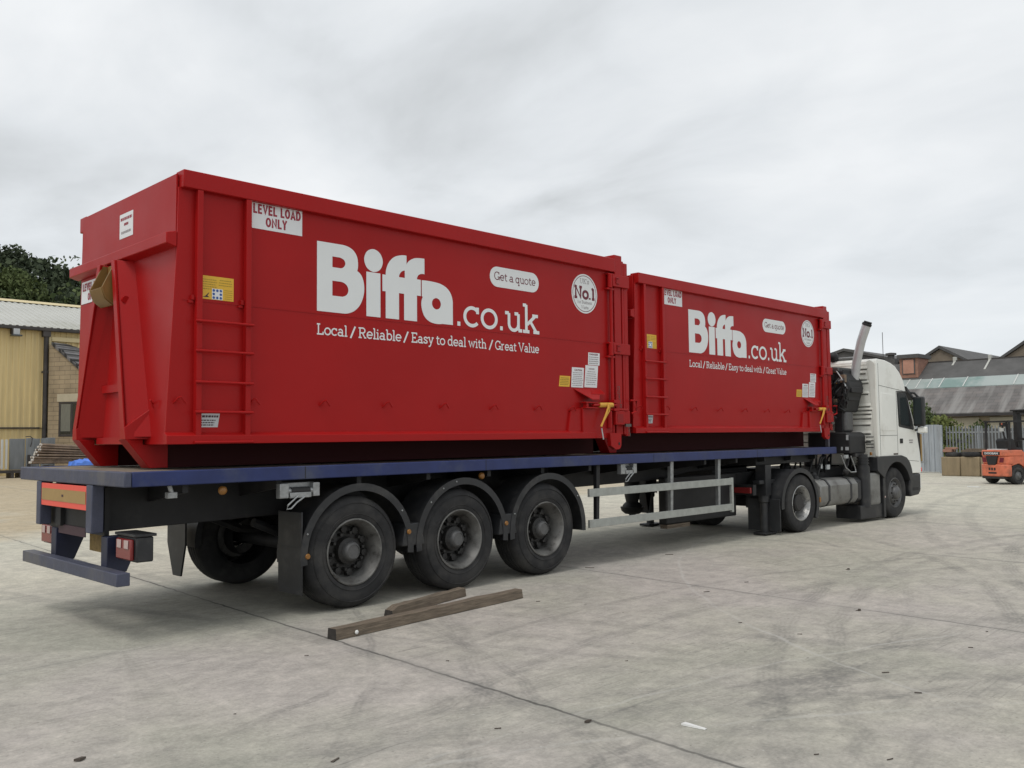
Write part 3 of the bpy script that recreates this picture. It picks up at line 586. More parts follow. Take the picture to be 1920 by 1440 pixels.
# ---- grey panels leaning upright in a rack before the warehouse
spec = [(7.2, 8.3, .05), (8.36, 8.98, .0), (9.40, 10.02, .04), (10.04, 10.38, -.04), (10.40, 10.64, .06), (10.66, 10.95, -.02), (10.97, 11.35, .3)]
labs = ['wide grey panel at the edge of the rack, cut by the picture edge', 'grey panel standing beside the two pale posts', 'broad grey panel standing in the rack with a dark lower corner', 'narrow grey panel with a hooked black strap over its top', 'thin grey panel next to the strapped panel', 'thin grey panel behind the tube ends', 'short grey panel at the foot of the downpipe']
for (x0, x1, dy), lb in zip(spec, labs):
    mb = MB(M['grate']); y0 = 36+dy; mb.box(x0, x1, y0, y0+.08, .36, 1.72+rnd.uniform(-.02, .05)); mb.box(x0+.01, x0+.05, y0-.035, y0, .36, 1.72); mb.box(x1-.05, x1-.01, y0-.03, y0, .36, 1.7)
    tag(mb.build('grey_panel', bevel=.008), lb, 'panel', 'grey panels standing in a row')
for x, lb in ((9.07, 'pale white post at the picture edge before grey panels'), (9.24, 'pale white post against the broad grey panel')):
    tag(MB(M['panelw']).box(x-.05, x+.035, 35.85, 35.93, .40, 1.68).build('pale_post', bevel=.01), lb, 'post', 'pale posts before the grey panels')
mb = MB(M['gutter']); mb.box(7, 11.6, 35.8, 36.4, .22, .34)
for x in (7.4, 8.4, 9.4, 9.75, 10.6, 11.4): mb.box(x, x+.12, 35.75, 36.45, .0, .22)
mb.box(10.1, 10.2, 35.86, 35.95, .36, 1.0); tag(mb.build('panel_rack'), 'low dark steel rack holding the grey panels', 'rack')
tag(MB(M['gutter']).tube([(9.98, 35.86, 1.80), (10.16, 35.84, 1.81), (10.26, 35.88, 1.74), (10.24, 35.90, 1.5), (10.2, 35.91, 1.35)], .022, 6).build('strap'), 'black strap hooked over the top of a grey panel', 'strap')
# ---- bundle of steel tubes
ti = 0
for row in range(8):
    for k in range(4):
        z = .72+row*.105+rnd.uniform(-.015, .015); x0 = 9.30+row*.055+rnd.uniform(-.08, .05); y = 32.6+k*.11+row*.012+rnd.uniform(-.02, .02)
        drop = -.035*row+rnd.uniform(-.03, .03)
        mb = MB([M['pipe'], M['pipeend']]); mb.cyl((x0, y, z), (x0+5.6, y, z+drop*1.2-.12), .045, 8); mb.cyl((x0-.012, y, z), (x0+.004, y, z), .046, 8, 1)
        tag(mb.build('steel_tube', smooth=50), 'rusty steel tube lying in the bundle beside the grey panels', 'tube', 'rusty tubes stacked in a bundle')
mb = MB(M['gutter'])
for x in (9.9, 12.3, 14.4): mb.box(x, x+.14, 32.3, 33.3, .0, .5); mb.box(x, x+.1, 32.3, 33.3, .5, .6)
tag(mb.build('tube_trestle'), 'dark trestle carrying the bundle of rusty tubes', 'trestle')
mb = MB(M['tarp']); n = 14; vs = []; fs = []
for i in range(n+1):
    for j in range(n+1): vs.append((10.25+i*1.9/n, 30.6+j*1.2/n, .62+.20*math.sin(PI*i/n)**.4*math.sin(PI*j/n)**.4+.05*math.sin(i*2.1+j)+.04*rnd.random() if 0 < i < n and 0 < j < n else .05))
for i in range(n):
    for j in range(n): fs.append((i*(n+1)+j, (i+1)*(n+1)+j, (i+1)*(n+1)+j+1, i*(n+1)+j+1))
tag(mb.add(vs, fs).build('tarpaulin', smooth=50), 'crumpled bright blue tarpaulin behind the trailer deck', 'tarpaulin')

# ---- old mill range on the far side of the yard
ml = thing('mill_building', 'long low mill with slate roof and green glazed strip behind the fence', 'building', (46, 4, 0)); O = (46, 4, 0)
MB(M['stonewall']).box(46.25, 60, -30, 19, 0, 2.36).build('wall', ml, O)
SLP = .6
def roofband(mb, y0, y1, d0, d1, lift=0, th=.12, m=0):
    p = [(46+d0, 2.55+SLP*d0+lift), (46+d1, 2.55+SLP*d1+lift)]
    mb.hexa([(p[0][0], y0, p[0][1]-th), (p[1][0], y0, p[1][1]-th), (p[1][0], y1, p[1][1]-th), (p[0][0], y1, p[0][1]-th), (p[0][0], y0, p[0][1]), (p[1][0], y0, p[1][1]), (p[1][0], y1, p[1][1]), (p[0][0], y1, p[0][1])], m)
mb = MB(M['millslate']); roofband(mb, -30, 19, 0, 2.385); mb.prism([(54, 2.5), (51.1, 5.55), (51.1, 2.5)], 'y', -29, 18.9); mb.build('roof', ml, O)
mb = MB(M['darkslate']); roofband(mb, -30, 12.15, 3.35, 5.15); roofband(mb, 13.17, 19, 3.35, 5.15); roofband(mb, 12.15, 13.17, 3.35, 3.55); mb.build('upper_roof', ml, O)
gz = MB(M['glazing']); roofband(gz, -30, 19, 2.40, 3.33, .02); gz = gz.build('skylight', ml, O)
mb = MB(M['panelw']); y = 18.7
while y > -8:
    if y > 10.4 or rnd.random() < .35: roofband(mb, y, y+.05, 2.41, 3.32, .055, .03)
    y -= .62
mb.build('glazing_bar', gz, O)
MB(M['gutter']).box(45.88, 46.22, -30, 19, 2.38, 2.50).build('gutter', ml, O)
for y0 in (-6.0, -1.6, 2.2, 5.6, 8.0): MB(M['lintel']).box(46.19, 46.26, y0, y0+1.9, 1.55, 2.3).build('stone_band', ml, O)
mb = MB(M['whiteroof'])
for y, l in ((10.6, .45), (8.75, 1.05), (6.85, .35)): roofband(mb, y, y+.10, 5.1-l, 5.14, .03, .03); mb.box(51.0, 51.25, y-.03, y+.13, 5.55, 5.85)
mb.build('ridge_vent', ml, O, bevel=.02)
MB(M['gutter']).box(51.05, 51.3, -30, 12.1, 5.52, 5.66).build('ridge', ml, O)
dm = MB(M['plaster']); dm.box(49.55, 51.2, 12.15, 13.17, 4.7, 5.83); dm = dm.build('dormer', ml, O)
MB(M['darkslate']).box(49.4, 51.4, 12.05, 13.27, 5.83, 6.05).build('dormer_roof', dm, O)
MB(M['darkslate']).box(49.515, 49.54, 12.30, 13.02, 4.90, 5.78).build('dormer_frame', dm, O); mb = MB(mat('salmon_board', (.44, .23, .165), .8, var=.15, vscale=3)); mb.box(49.49, 49.512, 12.36, 12.96, 4.95, 5.74); mb.build('boarded_window', dm, O)
# gabled roofs beyond the mill
def gable(name, label, x, yc, half, zb, za, depth, wallm=M['gablestone']):
    t = thing(name, label, 'building', (x, yc, 0)); O = (x, yc, 0)
    MB(wallm).prism([(yc-half, 0), (yc+half, 0), (yc+half, zb), (yc, za), (yc-half, zb)], 'x', x, x+depth).build('wall', t, O)
    mb = MB(M['darkslate']); s = (za-zb)/half
    for sg in (-1, 1): mb.prism([(yc, za+.03), (yc+sg*(half+.25), zb-.25*s+.03), (yc+sg*(half+.25), zb-.25*s+.20), (yc, za+.22)], 'x', x-.15, x+depth)
    mb.build('roof', t, O)
gable('gabled_workshop', 'stone gable with grey verges beside the dormer', 56, 13.12, 1.45, 5.95, 6.80, 12)
gable('gabled_shed', 'stone gabled shed roof cut by the picture edge', 56, 8.2, 1.6, 5.75, 6.80, 12)
gable('slate_roofed_house', 'dark slate roofed house behind the white cab roof', 58, 20.2, 4.8, 6.0, 7.30, 10, M['darkslate'])
t = thing('chimney_stack', 'short grey roof cowl beside the thin mast', 'chimney', (57, 16.6, 0)); mb = MB(M['darkslate']); mb.box(56.8, 57.3, 16.25, 16.95, 0, 6.45); mb.build('base', t, (57, 16.6, 0)); MB(M['darkslate']).lathe([(0, 6.36), (.22, 6.36), (.2, 6.6), (.34, 6.62), (.34, 6.75), (0, 6.8)], (57.05, 16.6, .1), 'z', 16).build('cowl', t, (57, 16.6, 0))
tag(MB(M['gutter']).cyl((57, 17.1, 0), (57, 17.1, 8.3), .02, 6).build('mast'), 'thin aerial mast rising over the far roofs', 'mast')
# ---- bushes
def bush(label, c, r, m, n):
    t = thing('bush', label, 'bush', c, 0, 'bushes growing behind the fence'); tb = MB(M['bark'])
    for i in range(7):
        a = rnd.uniform(0, 2*PI); tb.tube([(0, 0, 0), (.3*r*math.cos(a), .3*r*math.sin(a), r*.7), (.7*r*math.cos(a), .7*r*math.sin(a), r*1.4)], .03, 5)
    cr = MB(m)
    for i in range(n):
        a = rnd.uniform(0, 2*PI); q = r*rnd.uniform(.1, .75); leaf_clump(cr, (q*math.cos(a), q*math.sin(a), r*rnd.uniform(.3, 1.75)), (r*.35, r*.35, r*.4), 110, .08)
    tb.build('stem', t); cr.build('foliage', t, fixn=False)
bush('tall dull green bush behind the sheet metal fence', (41.5, 9.3, 0), 1.5, M['leafmid'], 34)
bush('bright yellow green bush behind the palisade fence', (40.0, 7.45, 0), 1.12, M['leafpale'], 26)
bush('low olive bush against the mill wall', (44.8, 7.6, 0), 1.0, M['leafmid'], 14)
tag(MB(M['darkslate']).box(42.4, 42.8, -14, 14, 0, 1.72).build('boundary_wall', bevel=.02), 'low grey wall between the fence and the mill', 'wall')
# ---- fences
fp = thing('sheet_metal_fence', 'galvanised corrugated sheet fence panel beside the lorry cab', 'fence', (33, 6.5, 0)); O = (33, 6.5, 0)
mb = MB(M['galv']); corr(mb, (33.05, 9.5, .05), (33.05, 5.42, .05), (33.05, 9.5, 1.86), (33.05, 5.42, 1.86), .19, .035, (-1, 0, 0), duty=.45); mb.build('sheet', fp, O, fixn=False)
MB(M['galv']).box(32.94, 33.06, 5.30, 5.42, 0, 1.84).build('post', fp, O, bevel=.01); MB(M['galv']).box(32.94, 33.06, 9.5, 9.62, 0, 1.84).build('post', fp, O, bevel=.01)
pf = thing('palisade_fence', 'galvanised palisade fence with spiked pales behind the scrap bay', 'fence', (33.4, 2, 0)); O = (33.4, 2, 0)
mb = MB(M['palegalv']); y = 5.25
while y > -8:
    mb.prism([(y, .06), (y+.05, .06), (y+.05, 1.70), (y+.04, 1.80), (y+.01, 1.80), (y, 1.70)], 'x', 33.40, 33.412); y -= .115
mb.build('pale', pf, O)
for z in (.4, 1.56): MB(M['steelgrey']).box(33.415, 33.46, -8, 5.3, z-.025, z+.025).build('rail', pf, O)
for y in (4.15, 1.4, -1.35, -4.1, -6.85): MB(M['galv']).box(33.44, 33.54, y-.05, y+.05, 0, 1.8).build('post', pf, O)
# ---- scrap bay: tan concrete blocks with old wheels and scrap lying on top
for i, (y, dz, lb) in enumerate(((4.37, 0, 'tan concrete block next to the sheet metal fence'), (3.72, .01, 'pale tan concrete block in the middle of the scrap bay'), (3.06, -.01, 'tan concrete block next to the orange forklift'), (2.38, 0, 'tan concrete block hidden mostly by the forklift'))):
    tag(MB(M['concblock']).box(31.0, 31.7, y-.32, y+.32, 0, .68+dz).build('concrete_block', bevel=.03), lb, 'block', 'concrete blocks of the scrap bay')
def tyre_mesh(mb, c, r, w_, ax='z', m=0, n=24):
    mb.lathe([(r*.58, .06*w_), (r*.66, 0), (r*.88, 0), (r*.98, w_*.16), (r, w_*.3), (r, w_*.7), (r*.98, w_*.84), (r*.88, w_), (r*.66, w_), (r*.58, w_*.94)], c, ax, n, m, closed=True)
for (x, y, z, r, lb) in ((31.35, 4.35, .69, .30, 'scrap tyre lying on the block by the sheet fence'), (31.3, 3.72, .70, .36, 'scrap tyre lying flat on the middle block'), (31.4, 3.1, .68, .33, 'scrap tyre lying on the block by the forklift')):
    mb = MB(M['tyre']); tyre_mesh(mb, (x, y, z), r, .15); tag(mb.build('scrap_tyre', smooth=40), lb, 'tyre', 'scrap tyres on the concrete blocks')
mb = MB(M['plaster']); mb.box(31.1, 31.5, 4.35, 4.66, .85, .95); mb.box(31.15, 31.35, 4.2, 4.6, .95, 1.02); tag(mb.build('red_scrap', bevel=.01), 'rusty red scrap offcuts on top of the bay', 'scrap')
mb = MB(M['wood']); mb.box(31.1, 31.3, 3.2, 4.0, .86, .92); mb.box(31.35, 31.5, 3.1, 4.1, .86, .93); mb.box(31.2, 31.3, 3.3, 3.9, .93, .98); tag(mb.build('timber_offcut'), 'brown timber offcuts piled across the scrap tyres', 'offcut')

# ------------------------------------------------------------------ flatbed trailer
TO = (0, 1.25, 0)
tr = thing('flatbed_trailer', 'dark blue flatbed trailer with three axles carrying two red containers', 'trailer', TO)
ZD, TD, TL = 1.346, .118, 12.35
def P(mb, name, par=tr, off=TO, **k): return mb.build(name, par, off, **k)
mb = MB(M['deck'])
for i in range(11): mb.box(.07+i*1.116, .07+(i+1)*1.116-.006, .07, 2.43, 1.285, ZD-.006)
P(mb, 'deck')
for y0, y1, nm in ((0, .068, 'side_rave'), (2.432, 2.5, 'side_rave')): P(MB(M['blue']).box(.06, TL, y0, y1, ZD-TD, ZD), nm, bevel=.008)
P(MB(M['bluegrey']).box(0, .0585, 0.002, 2.498, ZD-TD, ZD+.002), 'rear_rave', bevel=.01)
P(MB(M['blue']).box(TL-.06, TL+.002, .07, 2.43, ZD-TD, ZD-.003), 'headboard_rail', bevel=.008)
for y in (.10, 2.34): P(MB(M['bluegrey']).box(TL-.10, TL-.04, y, y+.06, ZD-.002, ZD+.26), 'headboard_stake', bevel=.006)
mb = MB(M['gap'])
for x in (1.6, 3.84, 6.9, 9.6): mb.box(x, x+.008, -.0012, .004, ZD-TD+.006, ZD-.004)
P(mb, 'rave_joint')
for y in (.75, 1.62):   # longitudinal chassis beams
    P(MB(M['black']).prism([(.08, .83), (2.4, .87), (8.0, .93), (8.9, 1.02), (TL-.4, 1.05), (TL-.4, 1.226), (.08, 1.226)], 'y', y, y+.13), 'chassis_beam', bevel=.006)
mb = MB(M['black'])
for i in range(14):
    x = .5+i*.86; mb.prism([(.08, 1.226), (.08, 1.16), (.75, 1.06), (.75, 1.226)], 'x', x, x+.05); mb.prism([(2.42, 1.226), (2.42, 1.16), (1.75, 1.06), (1.75, 1.226)], 'x', x, x+.05)
mb.box(.3, TL-.5, .882, 1.618, 1.18, 1.228); mb.box(9.9, TL-.5, .2, 2.3, 1.1, 1.227); mb.box(.35, .45, .881, 1.619, .84, 1.2); mb.box(.5, 5.6, .882, 1.618, .90, 1.0)
P(mb, 'crossmember')
# rear end
P(MB(M['bluegrey']).box(.0, .10, .66, .79, .83, ZD-TD-.002), 'rear_post', bevel=.008); P(MB(M['bluegrey']).box(.0, .10, 1.91, 2.02, .83, ZD-TD-.002), 'rear_post', bevel=.008)
rb = P(MB(M['refl']).box(.008, .03, .795, 1.905, 1.012, 1.214), 'reflector_board', bevel=.003)
P(MB(M['reflo']).box(.004, .0075, .815, 1.885, 1.062, 1.168), 'reflector_panel', rb); P(MB(M['sign_dark']).box(.002, .0038, 1.33, 1.37, 1.105, 1.125), 'stud', rb)
P(MB(M['black']).box(.12, .16, .70, 2.0, .80, 1.20), 'rear_crossmember')
P(MB(M['bluegrey']).box(.0, .105, .123, 2.377, .456, .557), 'underrun_bar', bevel=.006)
for y in (.60, 1.80): P(MB(M['bluedark']).prism([(.106, .80), (.40, .80), (.27, .50), (.106, .50)], 'y', y, y+.13), 'bumper_bracket', bevel=.006)
np_ = P(MB(mat('plate_dirty', (.30, .20, .07), .7, var=.4, vscale=25)).box(.30, .33, 1.18, 1.52, .60, .80), 'number_plate', bevel=.005)
P(MB(M['sign_dark']).box(.11, .118, 1.1, 1.75, .76, .84), 'plate_lamp_bar')
def tail_lamp(yc, s):
    lp = P(MB(M['blackpl']).box(.17, .31, yc-.19, yc+.19, .62, .82), 'tail_lamp', bevel=.012)
    P(MB(M['lampred']).box(.14, .169, yc-.15, yc+.15, .635, .80), 'red_lens', lp, bevel=.01)
    for d in (-.07, .07): P(MB(M['lampwhite']).box(.132, .139, yc+d-.04, yc+d+.04, .725, .793), 'clear_lens', lp, bevel=.003)
    P(MB(M['blackpl']).box(.15, .33, yc-.20, yc+.20, .822, .845), 'lamp_hood', lp, bevel=.005)
tail_lamp(.36, -1); tail_lamp(2.16, 1)
mb = MB(M['gutter']); mb.box(.1, .18, 2.14, 2.2, 1.12, 1.226); mb.tube([(.12, 2.15, 1.14), (.1, 2.10, 1.10), (.12, 2.04, 1.12)], .012, 6); P(mb, 'rope_hook')
mb = MB(M['steelgrey']); mb.cyl((.40, .10, 1.225), (.42, .10, 1.16), .02, 8); mb.box(.38, .46, .08, .14, 1.12, 1.17); P(mb, 'rope_cleat', bevel=.004)
for x, z in ((.85, 1.163), (3.85, 1.168)):
    P(MB(M['amber']).lathe([(0, 0), (.022, .0), (.036, .012), (.038, .03)], (x, .055, z), 'y', 14), 'side_marker', smooth=60)
# wheels
AXLES = (2.16, 3.485, 4.81); WR = .525
def trailer_wheel(x, y, sgn=1):
    """sgn 1: outer face looks to -y"""
    def Y(v): return [(r, sgn*a) for r, a in v]
    pr = [(.305, .035), (.318, .012), (.345, .004), (.40, .0), (.445, .002), (.475, .012), (.500, .03), (.517, .055), (.525, .085)]
    for gq in (.115, .165, .22, .27): pr += [(.525, gq-.008), (.512, gq-.005), (.512, gq+.005), (.525, gq+.008)]
    pr += [(.525, .30), (.517, .33), (.50, .355), (.475, .373), (.445, .383), (.40, .385), (.345, .381), (.305, .35)]
    mb = MB(M['tyre']); mb.lathe(Y(pr), (x, y, WR), 'y', 64)
    for rr_ in (.355, .458): mb.lathe(Y([(rr_-.004, .004), (rr_, -.003), (rr_+.004, .004)]), (x, y, WR), 'y', 64)
    t_ = P(mb, 'wheel', smooth=28)
    mb = MB(M['rim']); mb.lathe(Y([(.300, .05), (.314, .016), (.312, .004), (.300, .002), (.291, .012), (.284, .035), (.268, .052), (.262, .085), (.250, .10), (.246, .17), (.238, .195), (.20, .20), (.13, .205)]), (x, y, WR), 'y', 56); P(mb, 'rim', t_, smooth=40)
    mb = MB([M['hubdark'], M['hubgrey']]); mb.lathe(Y([(.232, .188), (.215, .182), (.20, .168), (.15, .16), (.13, .165)]), (x, y, WR), 'y', 40)
    for k in range(10):
        a = 2*PI*k/10+.15; c, s_ = math.cos(a), math.sin(a)
        mb.lathe(Y([(.0, .112), (.016, .112), (.018, .17)]), (x+.172*c, y, WR+.172*s_), 'y', 7)
        mb.lathe(Y([(.0, .135), (.034, .14), (.04, .19)]), (x+.205*math.cos(a+.31), y, WR+.205*math.sin(a+.31)), 'y', 8)
    mb.lathe(Y([(.13, .165), (.125, .10), (.095, .085)]), (x, y, WR), 'y', 30)
    mb.lathe(Y([(.095, .085), (.088, .05), (.072, .03), (.066, .026), (.064, .034), (0, .034)]), (x, y, WR), 'y', 24, 1); P(mb, 'hub', t_, smooth=35)
for ax in AXLES:
    trailer_wheel(ax, .02); trailer_wheel(ax, 2.48, -1)
    mb = MB(M['black']); mb.cyl((ax, .25, WR), (ax, 2.25, WR), .075, 12); mb.lathe([(.2, 0), (.2, .2)], (ax, .3, WR), 'y', 20); mb.lathe([(.2, 0), (.2, .2)], (ax, 2.0, WR), 'y', 20)
    for y in (.78, 1.65): mb.tube([(ax-.62, y+.03, .80), (ax-.3, y+.03, .66), (ax, y+.03, .62), (ax+.4, y+.03, .66)], .045, 6); mb.ball((ax+.36, y+.04, .76), (.14, .14, .12))
    P(mb, 'axle', smooth=40)
def mudguard(x, y0, y1):
    c = (x+.045, WR-.005); n = 26; prof = []
    mb = MB(M['blackpl'])
    for a0, a1, r0_, r1_, ya, yb in ((-6, 186, .615, .628, y0, y1), (-6, 186, .575, .645, y0-.012, y0-.001)):
        o_ = arc(c[0], c[1], r1_, r1_, a0, a1, n); i_ = arc(c[0], c[1], r0_, r0_, a1, a0, n)
        k = n+1; vs = [(p[0], ya, p[1]) for p in o_]+[(p[0], ya, p[1]) for p in i_[::-1]]+[(p[0], yb, p[1]) for p in o_]+[(p[0], yb, p[1]) for p in i_[::-1]]
        fs = []
        for i in range(n):
            fs += [(i, i+1, k+i+1, k+i), (2*k+i, 2*k+i+1, 3*k+i+1, 3*k+i), (i, i+1, 2*k+i+1, 2*k+i), (k+i, k+i+1, 3*k+i+1, 3*k+i)]
        fs += [(0, k, 3*k, 2*k), (k-1, 2*k-1, 4*k-1, 3*k-1)]
        mb.add(vs, fs)
    return P(mb, 'mudguard', smooth=40)
for i, ax in enumerate(AXLES):
    mg = mudguard(ax, .018, .44)
    mb = MB(M['steelgrey'])
    for a in ((100, 118, 138) if i == 1 else (35, 160)): mb.ball((ax+.045+.61*math.cos(R(a)), .003, WR+.61*math.sin(R(a))), (.009, .006, .009))
    P(mb, 'bolt', mg)
    mudguard(ax, 2.06, 2.482)
for x0, x1 in ((2.73, 2.98), (4.06, 4.30)): P(MB(M['blackpl']).prism([(x0-.02, .52), (x1+.02, .52), (x1-.03, .74), (x0+.03, .74)], 'y', .012, .40), 'guard_link', bevel=.01)
for x, z in ((1.635, .535), (2.79, .66), (4.15, .64)): P(MB(M['amber']).lathe([(0, -.01), (.02, -.01), (.026, 0), (.026, .012)], (x, .004, z), 'y', 14), 'side_reflector', smooth=50)
P(MB(M['blackpl']).box(1.585, 1.60, .03, .43, .19, .93), 'mud_flap', bevel=.004)
P(MB(M['blackpl']).prism([(2.06, .72), (2.48, .72), (2.48, .50), (2.34, .16), (2.16, .16), (2.06, .5)], 'x', 1.455, 1.475), 'mud_flap')
# strap winches
def winch(x, z, l):
    mb = MB(M['steelgrey']); mb.cyl((x, .05, z), (x+l, .05, z), .028, 10); mb.box(x-.03, x+.06, .02, .09, z-.06, z+.07); mb.box(x+l-.05, x+l+.02, .02, .09, z-.055, z+.07); mb.box(x, x+l, .08, .10, z-.02, z+.075)
    mb.box(x+.07, x+l-.07, .015, .045, z-.062, z-.012)
    wq = P(mb, 'strap_winch', bevel=.006); P(MB(M['steelgrey']).tube([(x+.22, .012, z-.05), (x+.13, .004, z-.10), (x+.07, .0, z-.15), (x+.03, .002, z-.155), (x+.04, .004, z-.12), (x+.14, .006, z-.045)], .008, 6), 'handle', wq)
    P(MB(M['gap']).cyl((x+.09, .05, z), (x+l-.08, .05, z), .036, 10), 'webbing', wq)
winch(1.39, 1.125, .36); winch(6.26, 1.155, .28)
# side guard
for z0, z1 in ((.842, .939), (.468, .563)): P(MB(M['alu']).box(5.61, 8.915, .03, .065, z0, z1), 'guard_rail', bevel=.003)
P(MB(M['alu']).box(8.88, 8.93, .028-.003, .068, .438, .945), 'guard_end', bevel=.004)
for x in (5.83, 7.42, 8.62): P(MB(M['steelgrey'] if x > 6 else M['black']).prism([(x-.035, 1.226), (x+.035, 1.226), (x+.0, .47), (x-.05, .47)], 'y', .066, .12), 'guard_post', bevel=.004)
# under-body boxes, spare gear
P(MB(M['black']).box(7.80, 9.7, .44, .58, .31, .98), 'pallet_locker', bevel=.02); P(MB(M['wood']).box(7.82, 8.4, .45, .57, .25, .305), 'locker_board')
P(MB(M['black']).box(5.9, 6.9, 1.7, 2.3, .70, .95), 'air_tank', bevel=.08, seg=3)
lg = P(MB(M['black']).lathe([(0, .50), (.10, .50), (.125, .62), (.125, 1.1), (0, 1.1)], (8.93, 1.9, 0), 'z', 18), 'landing_leg', smooth=50)
P(MB(M['black']).lathe([(0, .27), (.055, .27), (.055, .305), (.12, .315), (.175, .36), (.195, .425), (.175, .425), (.16, .40), (.155, .455), (.11, .50), (0, .50)], (8.93, 1.9, 0), 'z', 20), 'foot', lg, smooth=40)
P(MB(M['black']).prism([(9.22, .65), (9.56, .62), (9.5, 1.1), (9.2, 1.1), (9.3, .3)], 'y', 1.85, 2.0), 'hanger_bracket')
P(MB(M['black']).box(9.55, 10.6, .75, 1.75, .55, 1.1), 'coupling_plate', bevel=.03)
# landing legs
for y in (.06, 2.26):
    mb = MB(M['blackpl']); mb.box(9.94, 10.12, y, y+.17, .62, 1.1); mb.lathe([(0, .05), (.065, .05), (.065, .50), (.085, .52), (.085, .66), (0, .66)], (10.03, y+.085, 0), 'z', 18); lg = P(mb, 'stabiliser_leg', smooth=40)
    P(MB(M['black']).box(9.86, 10.24, y-.02, y+.2, .012, .05), 'foot', lg, bevel=.012); P(MB(M['blackpl']).box(9.80, 10.30, y+.02, y+.15, .80, .86), 'gear_head', lg, bevel=.01)
P(MB(M['steelgrey']).cyl((10.28, .10, .10), (10.28, .16, .10), .05, 12), 'leg_roller')

# ------------------------------------------------------------------ red hook-lift containers
SKO = (.478, 1.25, ZD)
LOGO = {
'B': [[(1.803, 3.445, 0), (2.091, 3.447, 0), (2.191, 3.424, 1), (2.250, 3.367, 1), (2.268, 3.286, 1), (2.258, 3.213, 0), (2.315, 3.165, 1), (2.341, 3.071, 1), (2.330, 2.971, 1), (2.284, 2.875, 1), (2.206, 2.810, 1), (2.108, 2.784, 0), (1.803, 2.784, 0)],
      [(1.973, 3.320, 0), (2.054, 3.320, 0), (2.103, 3.303, 1), (2.120, 3.269, 1), (2.103, 3.234, 1), (2.069, 3.217, 0), (1.973, 3.217, 0)], [(1.973, 3.087, 0), (2.074, 3.087, 0), (2.131, 3.065, 1), (2.155, 3.019, 1), (2.138, 2.970, 1), (2.085, 2.944, 0), (1.973, 2.944, 0)]],
'i': [[(2.367, 3.224, 0), (2.537, 3.224, 0), (2.537, 2.784, 0), (2.367, 2.784, 0)]],
'o': [[(2.454+.113*math.cos(k*PI/4), 3.344+.114*math.sin(k*PI/4), 1) for k in range(8)]],
'f': [[(2.562, 3.220, 0), (2.603, 3.220, 0), (2.613, 3.290, 1), (2.650, 3.360, 1), (2.714, 3.416, 1), (2.799, 3.444, 1), (2.868, 3.449, 0), (2.868, 3.357, 0), (2.903, 3.401, 1), (2.970, 3.436, 1), (3.039, 3.447, 1), (3.105, 3.449, 0), (3.105, 3.287, 0), (3.054, 3.283, 1), (3.018, 3.261, 1), (3.004, 3.222, 0), (3.055, 3.222, 0), (3.055, 3.053, 0), (3.003, 3.053, 0), (3.003, 2.784, 0), (2.835, 2.784, 0), (2.835, 3.053, 0), (2.770, 3.053, 0), (2.770, 2.784, 0), (2.602, 2.784, 0), (2.602, 3.053, 0), (2.562, 3.053, 0)],
      [(2.771, 3.217, 0), (2.780, 3.249, 1), (2.806, 3.279, 1), (2.845, 3.293, 0), (2.845, 3.217, 0)]],
'a': [[(3.068, 3.220, 0), (3.199, 3.222, 1), (3.328, 3.209, 1), (3.427, 3.165, 1), (3.481, 3.092, 1), (3.495, 3.000, 0), (3.495, 2.787, 0), (3.345, 2.787, 0), (3.265, 2.781, 1), (3.178, 2.795, 1), (3.108, 2.839, 1), (3.071, 2.909, 1), (3.061, 2.985, 1), (3.081, 3.046, 0), (3.068, 3.055, 0)],
      [(3.266+.061*math.cos(-k*PI/4), 2.993+.060*math.sin(-k*PI/4), 1) for k in range(8)]]}
